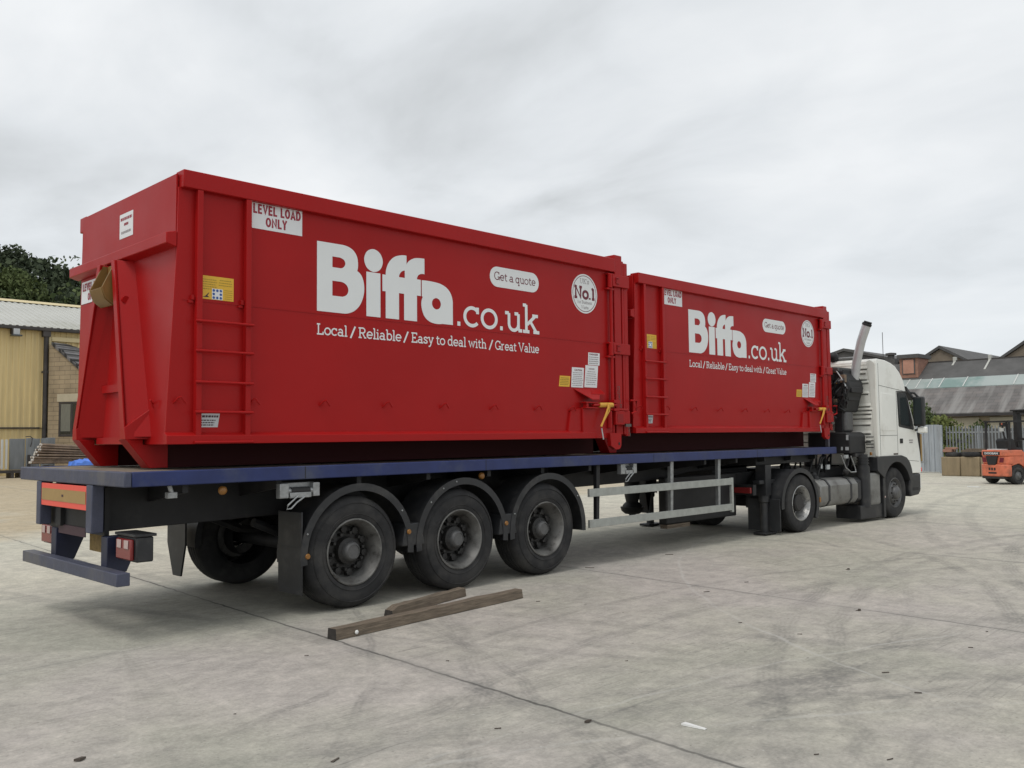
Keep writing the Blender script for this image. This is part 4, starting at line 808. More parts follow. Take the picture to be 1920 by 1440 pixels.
def container(label):
    sk = thing('waste_container', label, 'container', SKO, 0, 'red hook-lift containers on the trailer')
    P = lambda mb, name, par=sk, **k: mb.build(name, par, SKO, **k)
    red = M['red']
    YW, YR = .13, .07                                     # near side wall plane, near rail plane
    wall = [(.462, 3.70), (6.16, 3.70), (6.16, 1.56), (.372, 1.56), (.372, 1.64), (.455, 3.2)]
    P(MB(red).prism(wall, 'y', YW, YW+.02), 'side_wall', bevel=.003)
    P(MB(red).prism([(.462, 3.70), (6.16, 3.70), (6.16, 1.56), (.44, 1.56), (.455, 3.2)], 'y', 2.262, 2.282), 'side_wall', bevel=.003)
    # horizontal weld seam
    mb = MB(M['red']); mb.box(.50, 6.05, YW-.004, YW+.002, 2.756, 2.764); P(mb, 'weld_seam')
    for y0, y1 in ((YR, .215), (2.25, 2.41)): P(MB(red).hexa([(.478, y0, 3.692), (6.24, y0, 3.692), (6.24, y1, 3.692), (.478, y1, 3.692), (.478, y0, 3.842), (6.24, y0, 3.868), (6.24, y1, 3.868), (.478, y1, 3.842)]), 'top_rail', bevel=.008)
    for s in (0, 1):
        pr = [(YW+.001, 1.655), (YR, 1.628), (YR, 1.556), (YW+.001, 1.556)] if s == 0 else [(2.283, 1.655), (2.36, 1.628), (2.36, 1.556), (2.283, 1.556)]
        P(MB(red).prism(pr, 'x', .36 if s == 0 else .46, 6.0), 'bottom_rail', bevel=.004)
    P(MB(M['shadered']).box(.47, 6.2, .151, 2.259, 1.556, 1.60), 'floor')
    # hook end
    P(MB(red).box(.452, .472, .152, 2.260, 3.215, 3.815), 'end_panel', bevel=.004)
    P(MB(red).prism([(.362, 3.305), (.452, 3.325), (.452, 3.19), (.362, 3.215)], 'y', .128, 2.345), 'end_beam', bevel=.006)
    P(MB(red).hexa([(.425, .152, 1.556), (.445, .152, 1.556), (.445, 2.25, 1.556), (.425, 2.25, 1.556), (.452, .152, 3.19), (.472, .152, 3.19), (.472, 2.26, 3.19), (.452, 2.26, 3.19)]), 'lower_end_panel')
    def leg(sg):
        Yc = lambda d: 1.25+sg*d
        b = [(.44, Yc(.74)), (.262, Yc(.585)), (.262, Yc(.530)), (.44, Yc(.30))]; tp = [(.47, Yc(.275)), (.318, Yc(.185)), (.318, Yc(.14)), (.47, Yc(.12))]
        vs = [(x, y, 1.62) for x, y in b]+[(x, y, 3.20) for x, y in tp]; mb = MB(red); mb.hexa(vs)
        q = [(.262, Yc(.60)), (.262, Yc(.515)), (.275, Yc(.515)), (.275, Yc(.60))]; q2 = [(.300, Yc(.195)), (.300, Yc(.125)), (.325, Yc(.125)), (.325, Yc(.195))]
        mb.hexa([(x-.012, y, 1.69) for x, y in q]+[(x, y, 3.20) for x, y in q2])
        P(mb, 'hook_frame', bevel=.004)
        # lower box and tapered nose of the runner
        P(MB(red).hexa([(.255, Yc(.62), 1.60), (.255, Yc(.505), 1.60), (.44, Yc(.46), 1.60), (.44, Yc(.67), 1.60), (.250, Yc(.60), 1.70), (.250, Yc(.51), 1.70), (.44, Yc(.455), 1.86), (.44, Yc(.68), 1.86)]), 'frame_foot', bevel=.004)
        y0, y1 = sorted((Yc(.455), Yc(.625)))
        P(MB([red, M['shadered']]).prism([(.258, 1.60), (.46, 1.352), (.62, 1.352), (.62, 1.554), (.40, 1.554), (.40, 1.60)], 'y', y0, y1).prism([(.621, 1.352), (6.44, 1.352), (6.44, 1.554), (.621, 1.554)], 'y', y0+.02, y1-.02, 1), 'runner', bevel=.004)
    leg(1); leg(-1)
    P(MB(red).box(.40, .435, .95, 1.55, 2.03, 2.10), 'cross_plate'); P(MB(red).box(.39, .43, .86, 1.64, 1.56, 1.62), 'foot_plate')
    P(MB(red).cyl((.36, .92, 2.83), (.36, 1.06, 2.83), .035, 10), 'pin_boss')
    hk = MB(M['ochre'])
    ck = [(.325, 3.19), (.37, 3.19), (.37, 2.83), (.315, 2.81), (.25, 2.86), (.215, 2.95)]
    hk.prism(ck, 'y', 1.385, 1.40); hk.prism(ck, 'y', 1.10, 1.115); hk.box(.37, .385, 1.115, 1.385, 2.82, 3.19); hk.cyl((.265, 1.115, 2.93), (.265, 1.385, 2.93), .04, 14)
    hk.prism([(.21, 2.95), (.245, 2.852), (.315, 2.80), (.37, 2.82), (.37, 2.835), (.315, 2.815), (.256, 2.866), (.226, 2.955)], 'y', 1.116, 1.384)
    P(hk, 'hook_bar', bevel=.004)
    # ladder
    for x in (.605, 1.052): P(MB(red).box(x, x+.05, YR+.002, YW, 1.56, 3.69), 'ladder_upright', bevel=.003)
    for z in (1.57, 1.822, 2.072, 2.333, 2.583): P(MB(red).cyl((.588, YR-.012, z), (1.118, YR-.012, z), .0125, 8), 'ladder_rung', smooth=50)
    for x in (.57, 1.02):
        mb = MB(red); mb.box(x, x+.025, YW-.03, YW, 2.76, 2.80); mb.box(x-.02, x+.02, YW-.02, YW, 2.735, 2.755); P(mb, 'lug')
    # net hooks along the wall
    def nethook(x, z, far=False):
        P(MB(red).tube([(x-.03, YW, z-.035), (x-.01, YW-.05, z+.01), (x+.005, YW-.06, z+.018), (x+.05, YW-.055, z-.035)], .008, 6), 'net_hook', smooth=50)
    for x in (.47, 1.14, 1.863, 2.593, 3.338, 4.063, 4.78, 5.38): nethook(x, 1.928)
    for y in (.45, 2.05): P(MB(red).tube([(.43, y+.06, 1.90), (.38, y, 1.93), (.38, y-.02, 1.925), (.40, y-.02, 1.86)], .008, 6), 'net_hook', smooth=50)
    # rear doors, posts and hinges at the front end of the trailer
    P(MB(red).box(6.245, 6.40, .085, 2.415, 3.64, 3.925), 'door_header', bevel=.008)
    for y0, y1 in ((.135, .25), (2.25, 2.365)): P(MB(red).box(6.165, 6.235, y0, y1, 1.56, 3.69), 'door_post', bevel=.006)
    for y0, y1, yi in ((.095, 1.245, .07), (1.255, 2.405, 2.43)):
        mb = MB(red); mb.box(6.405, 6.445, y0, y1, 1.60, 3.86)
        ya, yb = (y0, y0+.10) if y0 < 1 else (y1-.10, y1)
        mb.box(6.446, 6.525, ya, yb, 1.58, 3.84)
        for z in (1.7, 2.3, 2.9, 3.5): mb.box(6.446, 6.50, y0+.11 if y0 < 1 else y0, y1 if y0 < 1 else y1-.11, z, z+.1)
        dr = P(mb, 'door', bevel=.006)
    P(MB(red).box(6.25, 6.39, .10, .20, 1.60, 3.63), 'corner_column', bevel=.008)
    P(MB(red).cyl((6.165, .088, 1.62), (6.165, .088, 3.65), .022, 10), 'hinge_rod', smooth=50)
    for z0, z1 in ((3.50, 3.66), (2.625, 2.77)):
        mb = MB(red); mb.box(6.18, 6.52, .062, .094, z0+.005, z1); mb.box(6.10, 6.22, .075, .129, z1-.012, z1+.01); mb.box(6.08, 6.22, .075, .129, z0-.045, z0-.022); mb.cyl((6.145, .085, z0-.02), (6.145, .085, z1), .034, 10)
        h = P(mb, 'hinge', bevel=.004)
        mb = MB(M['redseam']); mb.tube([(6.30, .058, z0+.115), (6.24, .056, z0+.115), (6.24, .056, z0+.045), (6.30, .058, z0+.045)], .009, 6); P(mb, 'hinge_catch', h)
    # latch housing at the bottom corner
    P(MB(red).prism([(5.30, 1.556), (5.37, 1.90), (5.56, 1.93), (5.56, 1.556)], 'y', .10, .135), 'latch_housing', bevel=.006)
    P(MB(red).box(5.56, 6.14, .075, .134, 1.556, 1.93), 'latch_cover', bevel=.008)
    mb = MB(red); mb.hexa([(5.67, .01, 2.03), (5.80, .01, 2.03), (5.98, .125, 2.158), (5.46, .125, 2.158), (5.67, .01, 2.042), (5.80, .01, 2.042), (5.98, .129, 2.17), (5.46, .129, 2.17)]); mb.hexa([(5.72, .06, 2.095), (5.98, .06, 2.10), (5.99, .125, 2.15), (5.8, .125, 2.158), (5.72, .06, 2.105), (5.98, .06, 2.112), (5.99, .129, 2.165), (5.8, .129, 2.172)]); P(mb, 'rain_guard')
    mb = MB(red); mb.box(5.56, 5.80, .02, .10, 1.99, 2.005); mb.box(5.56, 5.80, .02, .10, 1.925, 1.94); mb.box(5.58, 5.62, .03, .09, 1.94, 1.99); P(mb, 'latch_bracket', bevel=.003)
    mb = MB(red); mb.cyl((5.70, .03, 1.967), (6.16, .03, 1.975), .018, 10); mb.box(6.10, 6.22, .01, .10, 2.0, 2.04); mb.box(6.10, 6.2, .01, .10, 1.90, 1.93); P(mb, 'latch_bolt', smooth=40)
    rp = MB(M['rope']); rp.cyl((5.82, .03, 1.968), (6.08, .03, 1.973), .030, 12); rp.tube([(5.96, .0, 1.99), (5.95, -.012, 1.94), (5.90, -.008, 1.84), (5.83, .01, 1.70)], .013, 6); rp.tube([(5.99, .0, 1.98), (5.97, -.010, 1.90), (5.87, -.004, 1.78), (5.83, .012, 1.71)], .011, 6); P(rp, 'rope_wrap', smooth=50)
    P(MB(M['plate_grey']).tube([(5.85, .02, 1.68), (5.87, .01, 1.54)], .008, 6), 'rope_tail')
    mb = MB(red); mb.box(6.14, 6.32, .02, .075, 1.725, 1.90); mb.box(6.05, 6.42, .03, .095, 1.905, 1.93); mb.box(6.33, 6.47, .045, .095, 1.735, 1.90); mb.cyl((6.06, .06, 1.68), (6.06, .06, 1.90), .035, 10); lt = P(mb, 'latch_block', bevel=.006)
    P(MB(M['redseam']).box(6.17, 6.29, .017, .0198, 1.755, 1.86), 'latch_recess', lt)
    mb = MB(red); mb.prism([(6.03, 1.62), (6.26, 1.62), (6.255, 1.47)]+arc(6.19, 1.475, .065, .062, 0, -90, 5)+[(6.14, 1.412), (6.05, 1.46)], 'y', .03, .09); lgx = P(mb, 'door_lug', bevel=.008)
    P(MB(M['gap']).cyl((6.21, .026, 1.485), (6.21, .0305, 1.485), .018, 10), 'lug_hole', lgx)
    def chain(pts, name):
        mb = MB(M['chain'])
        for (a, b) in zip(pts[:-1], pts[1:]):
            a, b = Vector(a), Vector(b); n = max(1, int((b-a).length/.045))
            for i in range(n):
                c = a.lerp(b, (i+.5)/n); ang = rnd.uniform(-.5, .5)+(PI/2 if i % 2 else 0); dx_, dy_ = .012*math.cos(ang), .012*math.sin(ang)
                mb.tube([c+Vector((dx_, dy_, .02)), c+Vector((dx_, dy_, -.02)), c+Vector((-dx_, -dy_, -.02)), c+Vector((-dx_, -dy_, .02)), c+Vector((dx_, dy_, .02))], .0045, 4)
        P(mb, name)
    chain([(6.24, .05, 2.22), (6.255, .045, 2.0), (6.29, .04, 1.93)], 'chain'); chain([(6.42, .035, 1.74), (6.43, .03, 1.57)], 'chain')
    P(MB(M['chain']).box(6.36, 6.47, .03, .05, 1.70, 1.735), 'chain_hook')
    P(MB(red).tube([(6.50, .06, 2.04), (6.60, .04, 2.04), (6.60, .04, 1.90), (6.52, .06, 1.87)], .014, 8), 'door_handle', smooth=50)
    # ---- lettering on the near wall
    yv = YW-.0022
    fl = lambda x, z: (x, yv, z)
    mb = MB(M['white_vinyl'])
    for k, loops in LOGO.items(): mb.flat([spline(lp) for lp in loops], fl)
    ft = lambda x, z, l: (x, yv-l, z)
    slab_text(mb, '.co.uk', ft, 3.53, 2.787, 4.855, .33, wt=.42)
    P(mb, 'lettering', fixn=False)
    mb = MB(M['white_vinyl'])
    for s, x0, x1 in (('Local', 1.80, 2.145), ('/', 2.17, 2.245), ('Reliable', 2.27, 2.80), ('/', 2.82, 2.895), ('Easy to deal with', 2.925, 3.99), ('/', 4.02, 4.095), ('Great Value', 4.12, 4.842)): slab_text(mb, s, ft, x0, 2.562, x1, .105, wt=.46)
    P(mb, 'lettering', fixn=False)
    mb = MB([M['white_vinyl'], M['maroon']]); c0, c1, cz, q = 4.165, 4.735, 3.389, .115
    mb.prism([(x, z) for x, z in arc(c0, cz, q, q, 90, 270, 14)+arc(c1, cz, q, q, -90, 90, 14)], 'y', YW-.0025, YW-.0002)
    slab_text(mb, 'Get a quote', lambda x, z, l: (x, YW-.0035-l, z), 4.115, 3.352, 4.795, .098, wt=.38, m=1); P(mb, 'quote_sign', fixn=False)
    mb = MB([M['white_vinyl'], M['maroon'], M['ink_grey']]); cx, cz = 5.69, 3.359
    mb.prism(arc(cx, cz, .247, .247, 0, 360, 48)[:-1], 'y', YW-.0025, YW-.0002)
    ring_o, ring_i = arc(cx, cz, .228, .228, 0, 360, 48), arc(cx, cz, .220, .220, 0, 360, 48)
    mb.add([(x, YW-.0032, z) for x, z in ring_o]+[(x, YW-.0032, z) for x, z in ring_i], [(i, i+1, 49+i+1, 49+i) for i in range(48)], 1)
    fs_ = lambda x, z, l: (x, YW-.0035-l, z)
    slab_text(mb, 'No.1', fs_, 5.49, 3.295, 5.90, .15, wt=.80, m=1); slab_text(mb, "UK's", fs_, 5.60, 3.485, 5.78, .062, wt=.35, m=2); slab_text(mb, 'for Business', fs_, 5.55, 3.232, 5.83, .042, wt=.35, m=2); slab_text(mb, 'Waste', fs_, 5.62, 3.168, 5.76, .042, wt=.35, m=2)
    P(mb, 'badge_sign', fixn=False)
    # ---- stickers
    def sticker(name, x0, x1, z0, z1, mats, draw, skew=0):
        mb = MB(mats); mb.hexa([(x0-skew, YW-.0025, z0), (x1-skew, YW-.0025, z0), (x1-skew, YW-.0002, z0), (x0-skew, YW-.0002, z0), (x0, YW-.0025, z1), (x1, YW-.0025, z1), (x1, YW-.0002, z1), (x0, YW-.0002, z1)])
        fn = lambda x, z, l=0: (x-skew*(z1-z)/(z1-z0), YW-.0035-l, z); draw(mb, fn); P(mb, name, fixn=False)
    def lv(mb, fn): block_text(mb, 'LEVEL LOAD', fn, 1.140, 1.628, 3.597, 3.686, 1); block_text(mb, 'ONLY', fn, 1.265, 1.485, 3.490, 3.577, 1)
    sticker('load_sign', 1.112, 1.642, 3.462, 3.705, [M['sign_white'], M['sign_red']], lv)
    def yl(mb, fn):
        text_lines(mb, fn, .67, .81, 2.86, 2.96, 5, 1, .3); text_lines(mb, fn, .82, .95, 2.90, 2.965, 3, 1, .3); text_lines(mb, fn, .87, .955, 2.79, 2.88, 5, 1, .25)
        mb.add([fn(.763, 2.785, .0002), fn(.86, 2.785, .0002), fn(.86, 2.877, .0002), fn(.763, 2.877, .0002)], [(0, 1, 2, 3)], 2)
        for i in range(3):
            for j in range(3):
                if (i, j) == (1, 1): continue
                c = (.779+i*.032, 2.80+j*.031); mb.add([fn(c[0]+.012*math.cos(k*PI/5), c[1]+.012*math.sin(k*PI/5), .0005) for k in range(10)], [tuple(range(10))], 3)
        mb.flat([[(.675, 2.80), (.70, 2.805), (.715, 2.82), (.735, 2.84), (.738, 2.836), (.722, 2.812), (.74, 2.80), (.70, 2.797)]], lambda x, z: fn(x, z), 4)
    sticker('safety_sign', .656, .962, 2.782, 2.982, [M['sign_yellow'], M['ink_olive'], M['sign_white'], M['ink_blue'], M['sign_dark']], yl)
    def mk(mb, fn): text_lines(mb, fn, .665, .835, 1.775, 1.80, 1, 1, .7, .1); text_lines(mb, fn, .66, .83, 1.705, 1.765, 3, 1, .5, .3)
    sticker('maker_plate', .662, .845, 1.696, 1.812, [M['plate_grey'], M['sign_dark']], mk, skew=.02)
    def d1(mb, fn): sans_text(mb, 'DANGER', fn, 5.765, 5.935, 2.595, 2.618, 1, .03); text_lines(mb, fn, 5.755, 5.945, 2.48, 2.585, 4, 2, .45, .2)
    sticker('danger_sign', 5.745, 5.968, 2.472, 2.628, [M['sign_white'], M['maroon'], M['ink_grey']], d1, skew=.008)
    def d2(mb, fn): sans_text(mb, 'DANGER', fn, 5.755, 5.865, 2.415, 2.431, 1, .02); text_lines(mb, fn, 5.70, 5.915, 2.215, 2.40, 7, 2, .35, .4)
    sticker('danger_sign', 5.688, 5.932, 2.190, 2.466, [M['sign_white'], M['maroon'], M['ink_grey']], d2, skew=.03)
    def c1(mb, fn): sans_text(mb, 'CAUTION', fn, 5.475, 5.62, 2.385, 2.408, 1, .03); text_lines(mb, fn, 5.44, 5.645, 2.195, 2.375, 8, 2, .4, .2)
    sticker('caution_sign', 5.43, 5.655, 2.183, 2.428, [M['sign_white'], M['maroon'], M['ink_grey']], c1, skew=.02)
    def y1(mb, fn): text_lines(mb, fn, 5.215, 5.38, 2.20, 2.30, 5, 1, .5, .15)
    sticker('yellow_sign', 5.205, 5.397, 2.186, 2.316, [M['sign_yellow'], M['ink_olive']], y1, skew=.02)
    # signs on the hook end
    def endsign(name, xp, ya, yb, z0, z1, mats, draw):
        mb = MB(mats); mb.box(xp-.0025, xp-.0003, ya, yb, z0, z1); fn = lambda s_, z, l=0: (xp-.0035-l, yb-s_, z); draw(mb, fn); P(mb, name, fixn=False)
    def e1(mb, fn): sans_text(mb, 'MAXIMUM GROSS', fn, .02, .28, 3.61, 3.635, 1, .02); sans_text(mb, '40', fn, .12, .18, 3.56, 3.59, 1, .02); text_lines(mb, fn, .03, .27, 3.475, 3.52, 1, 2, .5)
    def e1b(mb, fn): text_lines(mb, fn, .02, .28, 3.60, 3.645, 1, 1, .6, .05); text_lines(mb, fn, .10, .20, 3.55, 3.59, 1, 1, .6, .05); text_lines(mb, fn, .03, .27, 3.475, 3.52, 1, 2, .5, .1)
    endsign('weight_sign', .452, 1.022, 1.322, 3.445, 3.672, [M['sign_white'], M['sign_red'], M['ink_grey']], e1b)
    mb = MB([M['sign_white'], M['sign_red']]); xs = lambda z: .452-(.027)*(3.19-z)/1.634-.004
    mb.hexa([(xs(2.94)-.0015, 1.67, 2.94), (xs(2.94), 1.67, 2.94), (xs(2.94), 2.235, 2.94), (xs(2.94)-.0015, 2.235, 2.94), (xs(3.16)-.0015, 1.67, 3.16), (xs(3.16), 1.67, 3.16), (xs(3.16), 2.235, 3.16), (xs(3.16)-.0015, 2.235, 3.16)])
    fn = lambda s_, z, l=0: (xs(z)-.004-l, 2.235-s_, z); block_text(mb, 'LEVEL LOAD', fn, .03, .53, 3.065, 3.14, 1); block_text(mb, 'ONLY', fn, .17, .39, 2.965, 3.04, 1); P(mb, 'load_sign', fixn=False)
    return sk
c1_ = container('larger red hook-lift container at the rear of the trailer, ochre hook bar facing the viewer')
c2_ = copy_tree(c1_); c2_.location = (6.74, 1.181, 1.346+.073); c2_.scale = (.941, .94, .936)
for ch in c2_.children:      # the second container's runners sit on the deck too
    if ch.name.startswith('runner'): ch.scale = (1, 1, 1.384); ch.location = (0, 0, -.0799)
c2_['label'] = 'smaller red hook-lift container next to the white lorry cab, ahead of the first one'

# ------------------------------------------------------------------ lorry tractor (local x forward, y away from the viewer)
tk = thing('lorry_tractor', 'white lorry tractor with high roof, steel exhaust stack and folded loader crane', 'lorry', (10.6, -.15, 0), R(-3))
P = lambda mb, name, par=tk, **k: mb.build(name, par, (0, 0, 0), **k)
CW = 2.30
prof = [(2.83, .98), (2.83, 2.90), (2.87, 2.945), (3.2, 2.93), (3.45, 2.885), (3.62, 2.83), (3.80, 2.715), (3.93, 2.58), (4.00, 2.44), (4.05, 2.34), (4.28, 1.92), (4.45, 1.60), (4.56, 1.20), (4.60, .95), (4.58, .80), (4.17, .80), (4.12, .93), (4.02, 1.05), (3.88, 1.125), (3.70, 1.15), (2.86, 1.15)]
P(MB(M['cab']).prism(prof, 'y', .0, CW), 'cab', bevel=.055, seg=4)
# pressed rear panel with horizontal grooves
rp = P(MB(M['cabrear']).box(2.805, 2.829, .055, CW-.055, 1.0, 2.86), 'rear_panel', bevel=.012)
rows = [(2.76, .10, .9), (2.68, .13, .9), (2.565, .10, .9), (2.50, .08, .9), (2.30, .09, .9), (2.07, .06, .9), (2.0, .03, 1.0), (1.93, .05, .9), (1.85, .05, .9), (1.73, .07, .9), (1.57, .07, .8), (1.42, .07, .8)]
mb = MB(M['cabrear'])
for z, ya, yb in rows:
    ya += .05
    mb.prism([(2.806, z+.06), (2.790, z+.012), (2.806, z-.002)], 'y', ya, CW-ya)
P(mb, 'pressed_rib', rp)
mb = MB(M['gap'])
for z, ya, yb in rows: mb.box(2.7995, 2.8048, ya+.06, CW-ya-.06, z-.017, z-.006)  # dark strips painting the shade line below each pressed rib
P(mb, 'groove_shade', rp)
P(MB(M['cabrear']).prism([(.0, 2.86), (.0, 1.15), (.06, 1.15), (.10, 2.1), (.17, 2.9), (.10, 2.93)], 'x', 2.80, 2.84), 'corner_panel', bevel=.012)
# shut lines, windows, trim
mb = MB(M['gap']); e_ = .0016
mb.box(2.90, 2.908, -e_, .004, 1.17, 2.86); mb.box(3.60, 3.609, -e_, .004, 1.17, 2.37); mb.box(2.91, 3.598, -e_, .004, 1.53, 1.537); mb.hexa([(2.91, -e_, 2.452), (3.9, -e_, 2.372), (3.9, .004, 2.372), (2.91, .004, 2.452), (2.91, -e_, 2.459), (3.9, -e_, 2.379), (3.9, .004, 2.379), (2.91, .004, 2.459)])
mb.hexa([(3.62, -e_, 1.08), (4.5, -e_, 1.02), (4.5, .004, 1.02), (3.62, .004, 1.08), (3.62, -e_, 1.086), (4.5, -e_, 1.026), (4.5, .004, 1.026), (3.62, .004, 1.086)])
P(mb, 'shut_line')
P(MB(M['cab']).prism([(2.98, 1.62), (3.52, 1.62), (3.50, 2.30), (2.98, 2.32)], 'y', -.006, .004), 'side_panel', bevel=.005)
win = [(3.655, 2.32), (3.69, 1.735), (3.72, 1.71), (4.27, 1.655), (4.295, 1.68), (4.02, 2.33)]
wd = P(MB(M['blackpl']).prism([(3.632, 2.345), (3.668, 1.715), (3.70, 1.69), (4.29, 1.632), (4.325, 1.66), (4.035, 2.355)], 'y', -.004, .006), 'side_window', bevel=.002)
P(MB(M['glass']).prism([(3.662, 2.315), (3.694, 1.74), (4.15, 1.70), (3.985, 2.32)], 'y', -.009, -.0045), 'pane', wd)
P(MB(M['gutter']).hexa([(3.62, -.012, 2.352), (4.06, -.02, 2.352), (4.06, .004, 2.352), (3.62, .004, 2.352), (3.62, -.012, 2.368), (4.06, -.02, 2.372), (4.06, .004, 2.372), (3.62, .004, 2.368)]), 'door_rain_strip')
P(MB(M['glass']).hexa([(4.075, .10, 2.30), (4.475, .08, 1.64), (4.475, CW-.08, 1.64), (4.075, CW-.10, 2.30), (4.10, .10, 2.31), (4.50, .08, 1.65), (4.50, CW-.08, 1.65), (4.10, CW-.10, 2.31)]), 'windscreen')
P(MB(M['blackpl']).hexa([(4.03, -.03, 2.36), (4.32, -.03, 2.20), (4.32, CW+.03, 2.20), (4.03, CW+.03, 2.36), (4.0, -.03, 2.47), (4.36, -.03, 2.24), (4.36, CW+.03, 2.24), (4.0, CW+.03, 2.47)]), 'sun_visor', bevel=.01)
P(MB(M['gap']).box(3.70, 3.82, -.010, .004, 1.38, 1.47), 'door_handle', bevel=.006)
mb = MB(M['ink_grey'])
for z, x0, x1 in ((1.435, 4.09, 4.26), (1.392, 4.10, 4.25)): text_lines(mb, lambda x, z_, l=0: (x, -.0035, z_), x0, x1, z-.014, z+.014, 1, 0, .8, .05)
P(mb, 'badge', fixn=False)
P(MB(M['splinter']).box(3.42, 3.60, -.003, .003, 1.17, 1.20), 'paint_scrape')
for y0, nm in ((-.235, 'mirror'), (CW+.02, 'mirror')):
    mr = P(MB(M['blackpl']).box(4.22, 4.34, y0, y0+.20, 1.70, 2.27), nm, bevel=.03, seg=3)
    P(MB(M['glass']).box(4.212, 4.2195, y0+.03, y0+.175, 1.74, 2.23), 'mirror_glass', mr)
    mb = MB(M['blackpl']); ye = 0 if y0 < 0 else CW
    mb.tube([(4.10, ye+.05, 2.36), (4.24, (ye+y0+.1)/2, 2.34), (4.28, y0+.10, 2.25)], .022, 6); mb.tube([(4.42, ye+.02, 1.62), (4.34, (ye+y0+.1)/2, 1.64), (4.28, y0+.10, 1.72)], .022, 6); P(mb, 'mirror_arm', mr)
    P(MB(M['cab']).box(4.26, 4.36, y0-.02, y0+.14, 1.57, 1.69), 'kerb_mirror', mr, bevel=.02)
# front corner, bumper and steps
mb = MB(M['gutter']); mb.box(4.60, 4.66, .02, .12, .98, 1.58); P(mb, 'corner_deflector', bevel=.01)
P(MB(M['reflo']).box(4.62, 4.67, .0, .018, 1.02, 1.55), 'yellow_strip', bevel=.004)
P(MB(M['steelgrey']).tube([(4.62, .02, 1.0), (4.72, .0, 1.01), (4.74, .15, 1.01), (4.74, CW-.1, 1.01)], .018, 6), 'front_bar')
P(MB(M['refl']).box(4.585, 4.63, .0, .05, .82, .90), 'front_marker', bevel=.006)
P(MB(M['blackpl']).prism([(4.10, .78), (4.56, .79), (4.55, .46), (4.46, .38), (4.10, .36), (4.06, .50)], 'y', .0, CW), 'front_bumper', bevel=.03, seg=3)
P(MB(M['cab']).prism([(4.50, .79), (4.64, .795), (4.66, .50), (4.58, .48)], 'y', .03, CW-.03), 'bumper_face', bevel=.02)
P(MB(M['gap']).box(4.18, 4.44, -.003, .01, .47, .53), 'step', bevel=.004)
# front wheel arch
o_ = arc(3.50, .46, .66, .70, 18, 150, 16)
arch = [(2.72, .90), (2.72, 1.145), (3.72, 1.155), (3.92, 1.115), (4.05, 1.03), (4.13, .90), (4.17, .76)]+arc(3.50, .46, .585, .58, 22, 150, 14)
P(MB(M['blackpl']).prism(arch, 'y', -.022, .30), 'wheel_arch', bevel=.008)
def truck_wheel(x, y, r, w_, front, sgn=1):
    Y = lambda v: [(q, sgn*a) for q, a in v]
    mb = MB(M['tyre']); s = r
    pr = [(s*.58, .05*w_), (s*.62, .01), (s*.70, 0), (s*.84, 0), (s*.93, .03*w_), (s*.98, .10*w_), (s, .2*w_)]
    for gq in (.35, .5, .65): pr += [(s, gq*w_-.007), (s*.975, gq*w_-.004), (s*.975, gq*w_+.004), (s, gq*w_+.007)]
    pr += [(s, .8*w_), (s*.98, .9*w_), (s*.93, .97*w_), (s*.84, w_), (s*.70, w_), (s*.58, .95*w_)]
    mb.lathe(Y(pr), (x, y, r), 'y', 48); t_ = P(mb, 'wheel', smooth=28)
    mb = MB([M['rimbright'], M['hubgrey'], M['hubdark']])
    if front:
        mb.lathe(Y([(s*.575, .04), (s*.60, .015), (s*.57, .01), (s*.53, .05), (s*.46, .075), (s*.42, .04), (s*.38, .015), (s*.30, .01), (s*.27, .012)]), (x, y, r), 'y', 40, 1)
        mb.lathe(Y([(s*.27, .012), (s*.25, -.03), (s*.20, -.05), (0, -.055)]), (x, y, r), 'y', 24, 1)
        for k in range(10):
            a = 2*PI*k/10; mb.lathe(Y([(0, -.01), (.014, -.01), (.016, .03)]), (x+s*.345*math.cos(a), y, r+s*.345*math.sin(a)), 'y', 7, 2)
        for k in range(8):
            a = 2*PI*k/8+.2; mb.lathe(Y([(0, .045), (.022, .045), (.024, .06)]), (x+s*.445*math.cos(a), y, r+s*.445*math.sin(a)), 'y', 8, 2)
    else:
        mb.lathe(Y([(s*.585, .03), (s*.61, .012), (s*.585, .006), (s*.555, .035), (s*.52, .055), (s*.51, .12), (s*.48, .14), (s*.475, .20), (s*.40, .215), (s*.25, .22)]), (x, y, r), 'y', 40, 0)
        mb.lathe(Y([(s*.30, .22), (s*.29, .06), (s*.24, .04), (0, .04)]), (x, y, r), 'y', 24, 2)
        for k in range(10):
            a = 2*PI*k/10; mb.lathe(Y([(0, .16), (.014, .16), (.016, .21)]), (x+s*.35*math.cos(a), y, r+s*.35*math.sin(a)), 'y', 7, 2)
    P(mb, 'rim', t_, smooth=40)
truck_wheel(3.50, .02, .467, .30, True); truck_wheel(3.50, CW-.02, .467, .30, True, -1)
for y, s in ((.01, 1), (.36, 1), (CW-.01, -1), (CW-.36, -1)): truck_wheel(.12, y, .467, .29, False, s)
P(MB(M['black']).cyl((.12, .3, .467), (.12, CW-.3, .467), .10, 12), 'axle'); P(MB(M['black']).cyl((3.5, .2, .45), (3.5, CW-.2, .45), .06, 12), 'axle')
for y in (.72, 1.45): P(MB(M['black']).box(-.9, 4.2, y, y+.08, .70, .97), 'chassis_rail')
